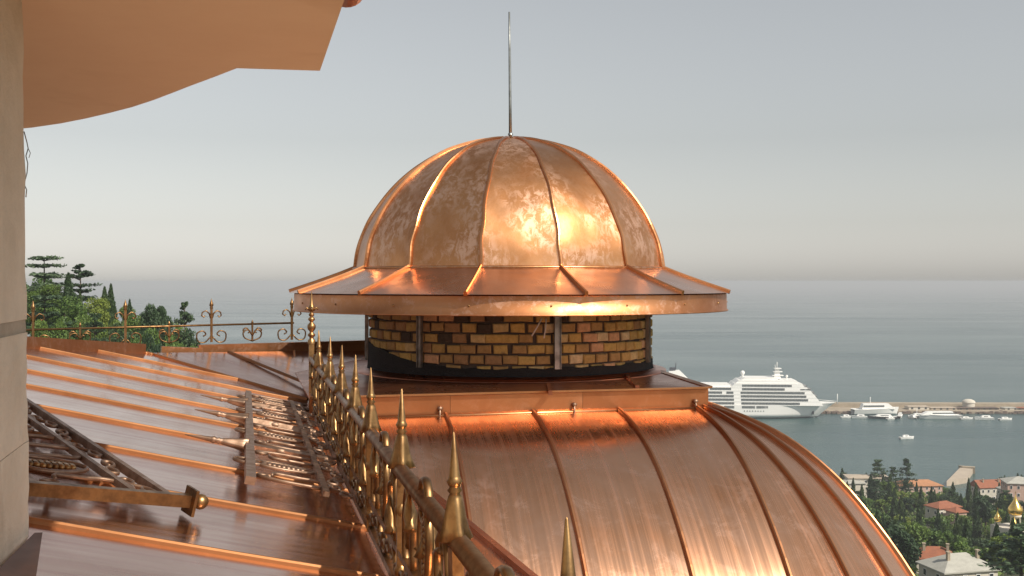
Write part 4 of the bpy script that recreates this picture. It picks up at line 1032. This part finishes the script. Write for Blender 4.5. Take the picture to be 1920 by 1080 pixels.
def boat(px, py, ln, label, cabin=.5, hh=2.2, ang=0, mast=0, name='motor_boat', mat='white', d=None):
    p = seapt(px, py)
    if d: p = Vector(((px - 960) / F * d, d, 0))
    bt = thing(name, p, label, 'boat', rot=(0, 0, R(ang)))
    def hf(u, v):
        s = abs(2 * v - 1); sd_ = -1 if v < .5 else 1; x = ln * (u - .5)
        w_ = ln * .13 * (1 - max(0, (u - .45) / .55) ** 2)
        return (x + s * ln * .05 * u, sd_ * max(w_, .03) * (.55 + .45 * s), lerp(-.4, hh * (1 + .35 * u * u), s))
    MB().grid(hf, 16, 12).build('hull', M[mat], bt, local=True)
    MB().grid(lambda u, v: (hf(u, 0)[0], lerp(hf(u, 0)[1], hf(u, 1)[1], v), hf(u, 0)[2] - .1), 16, 2).build('deck', M['white'], bt, local=True)
    cw = ln * .17
    m_ = MB(); m_.add([(-ln * .32, -cw / 2, hh), (ln * (.30 * cabin + .05), -cw / 2, hh), (ln * (.30 * cabin + .05), cw / 2, hh), (-ln * .32, cw / 2, hh), (-ln * .28, -cw * .42, hh * 2), (ln * .22 * cabin, -cw * .42, hh * 2), (ln * .22 * cabin, cw * .42, hh * 2), (-ln * .28, cw * .42, hh * 2)], [(0, 1, 5, 4), (1, 2, 6, 5), (2, 3, 7, 6), (3, 0, 4, 7), (4, 5, 6, 7)])
    cb = m_.build('cabin', M['white'], bt, local=True)
    MB().box((-ln * .05, 0, hh * 1.55), (ln * .36 * cabin, cw * .99, hh * .32)).build('window', M['shipglass'], cb, local=True)
    if mast: MB().tube([(-ln * .1, 0, hh), (-ln * .1, 0, hh + mast)], .22, 5).build('mast', M['white'], bt, local=True)
boat(1700, 823, 9.5, 'tiny white motor boat alone on the open harbour water', .5, 1.3, 12)
boat(1763, 784.5, 30, 'long white passenger boat moored along the mole', 1.5, 2.6, 182)
boat(1688, 783, 12, 'small pale boat beside the long white passenger boat', .7, 1.8, 60)
boat(1640, 779, 34, 'white ferry with mast moored behind cruise ship bow', 1.3, 4.2, 4, mast=9, d=803)
for px, py, ln, hh, an, lab in ((1588, 783.5, 9, 1.2, 5, 'small white launch moored by the cruise ship bow'), (1612, 784, 11, 1.4, 172, 'white cabin boat between launch and ferry'), (1671, 786, 8, .9, 20, 'little open white boat near the dark hulled boat'), (1710, 784.5, 10, 1.3, 100, 'stubby white boat end on to the mole'), (1722, 783, 12, 1.6, 8, 'white sloop shaped boat before the pale shed'), (1812, 786, 9, 1.0, 4, 'low white skiff under the dark brown warehouse'), (1846, 786.5, 13, 1.5, 178, 'pale workboat moored beyond the passenger boat'), (1885, 787.5, 10, 1.1, 10, 'small white boat before the grey roofed hut')):
    boat(px, py, ln, lab, .6, hh, an, mast=5 if ln == 12 else 0)
boat(1655, 785, 20, 'low dark hulled boat moored at the mole', .8, 1.6, 176, mat='shipdark')

# ================================================================ HAZE over the sea
hz = NB('sea_haze'); hz.t.nodes.remove(hz.b)
pv = hz.n('ShaderNodeVolumePrincipled'); pv.inputs['Color'].default_value = (0.76, 0.79, 0.83, 1); pv.inputs['Density'].default_value = 1 / 4600
pv.inputs['Anisotropy'].default_value = 0.0
out = [n_ for n_ in hz.t.nodes if n_.type == 'OUTPUT_MATERIAL'][0]; hz.l(pv.outputs[0], out.inputs['Volume'])
ho = MB().box((0, 28500, (CZ + 4 - 8) / 2), (124000, 67000, CZ + 4 + 8)).build('haze', hz.m, kind='stuff'); ho['label'] = 'pale sea haze over harbour and coast'
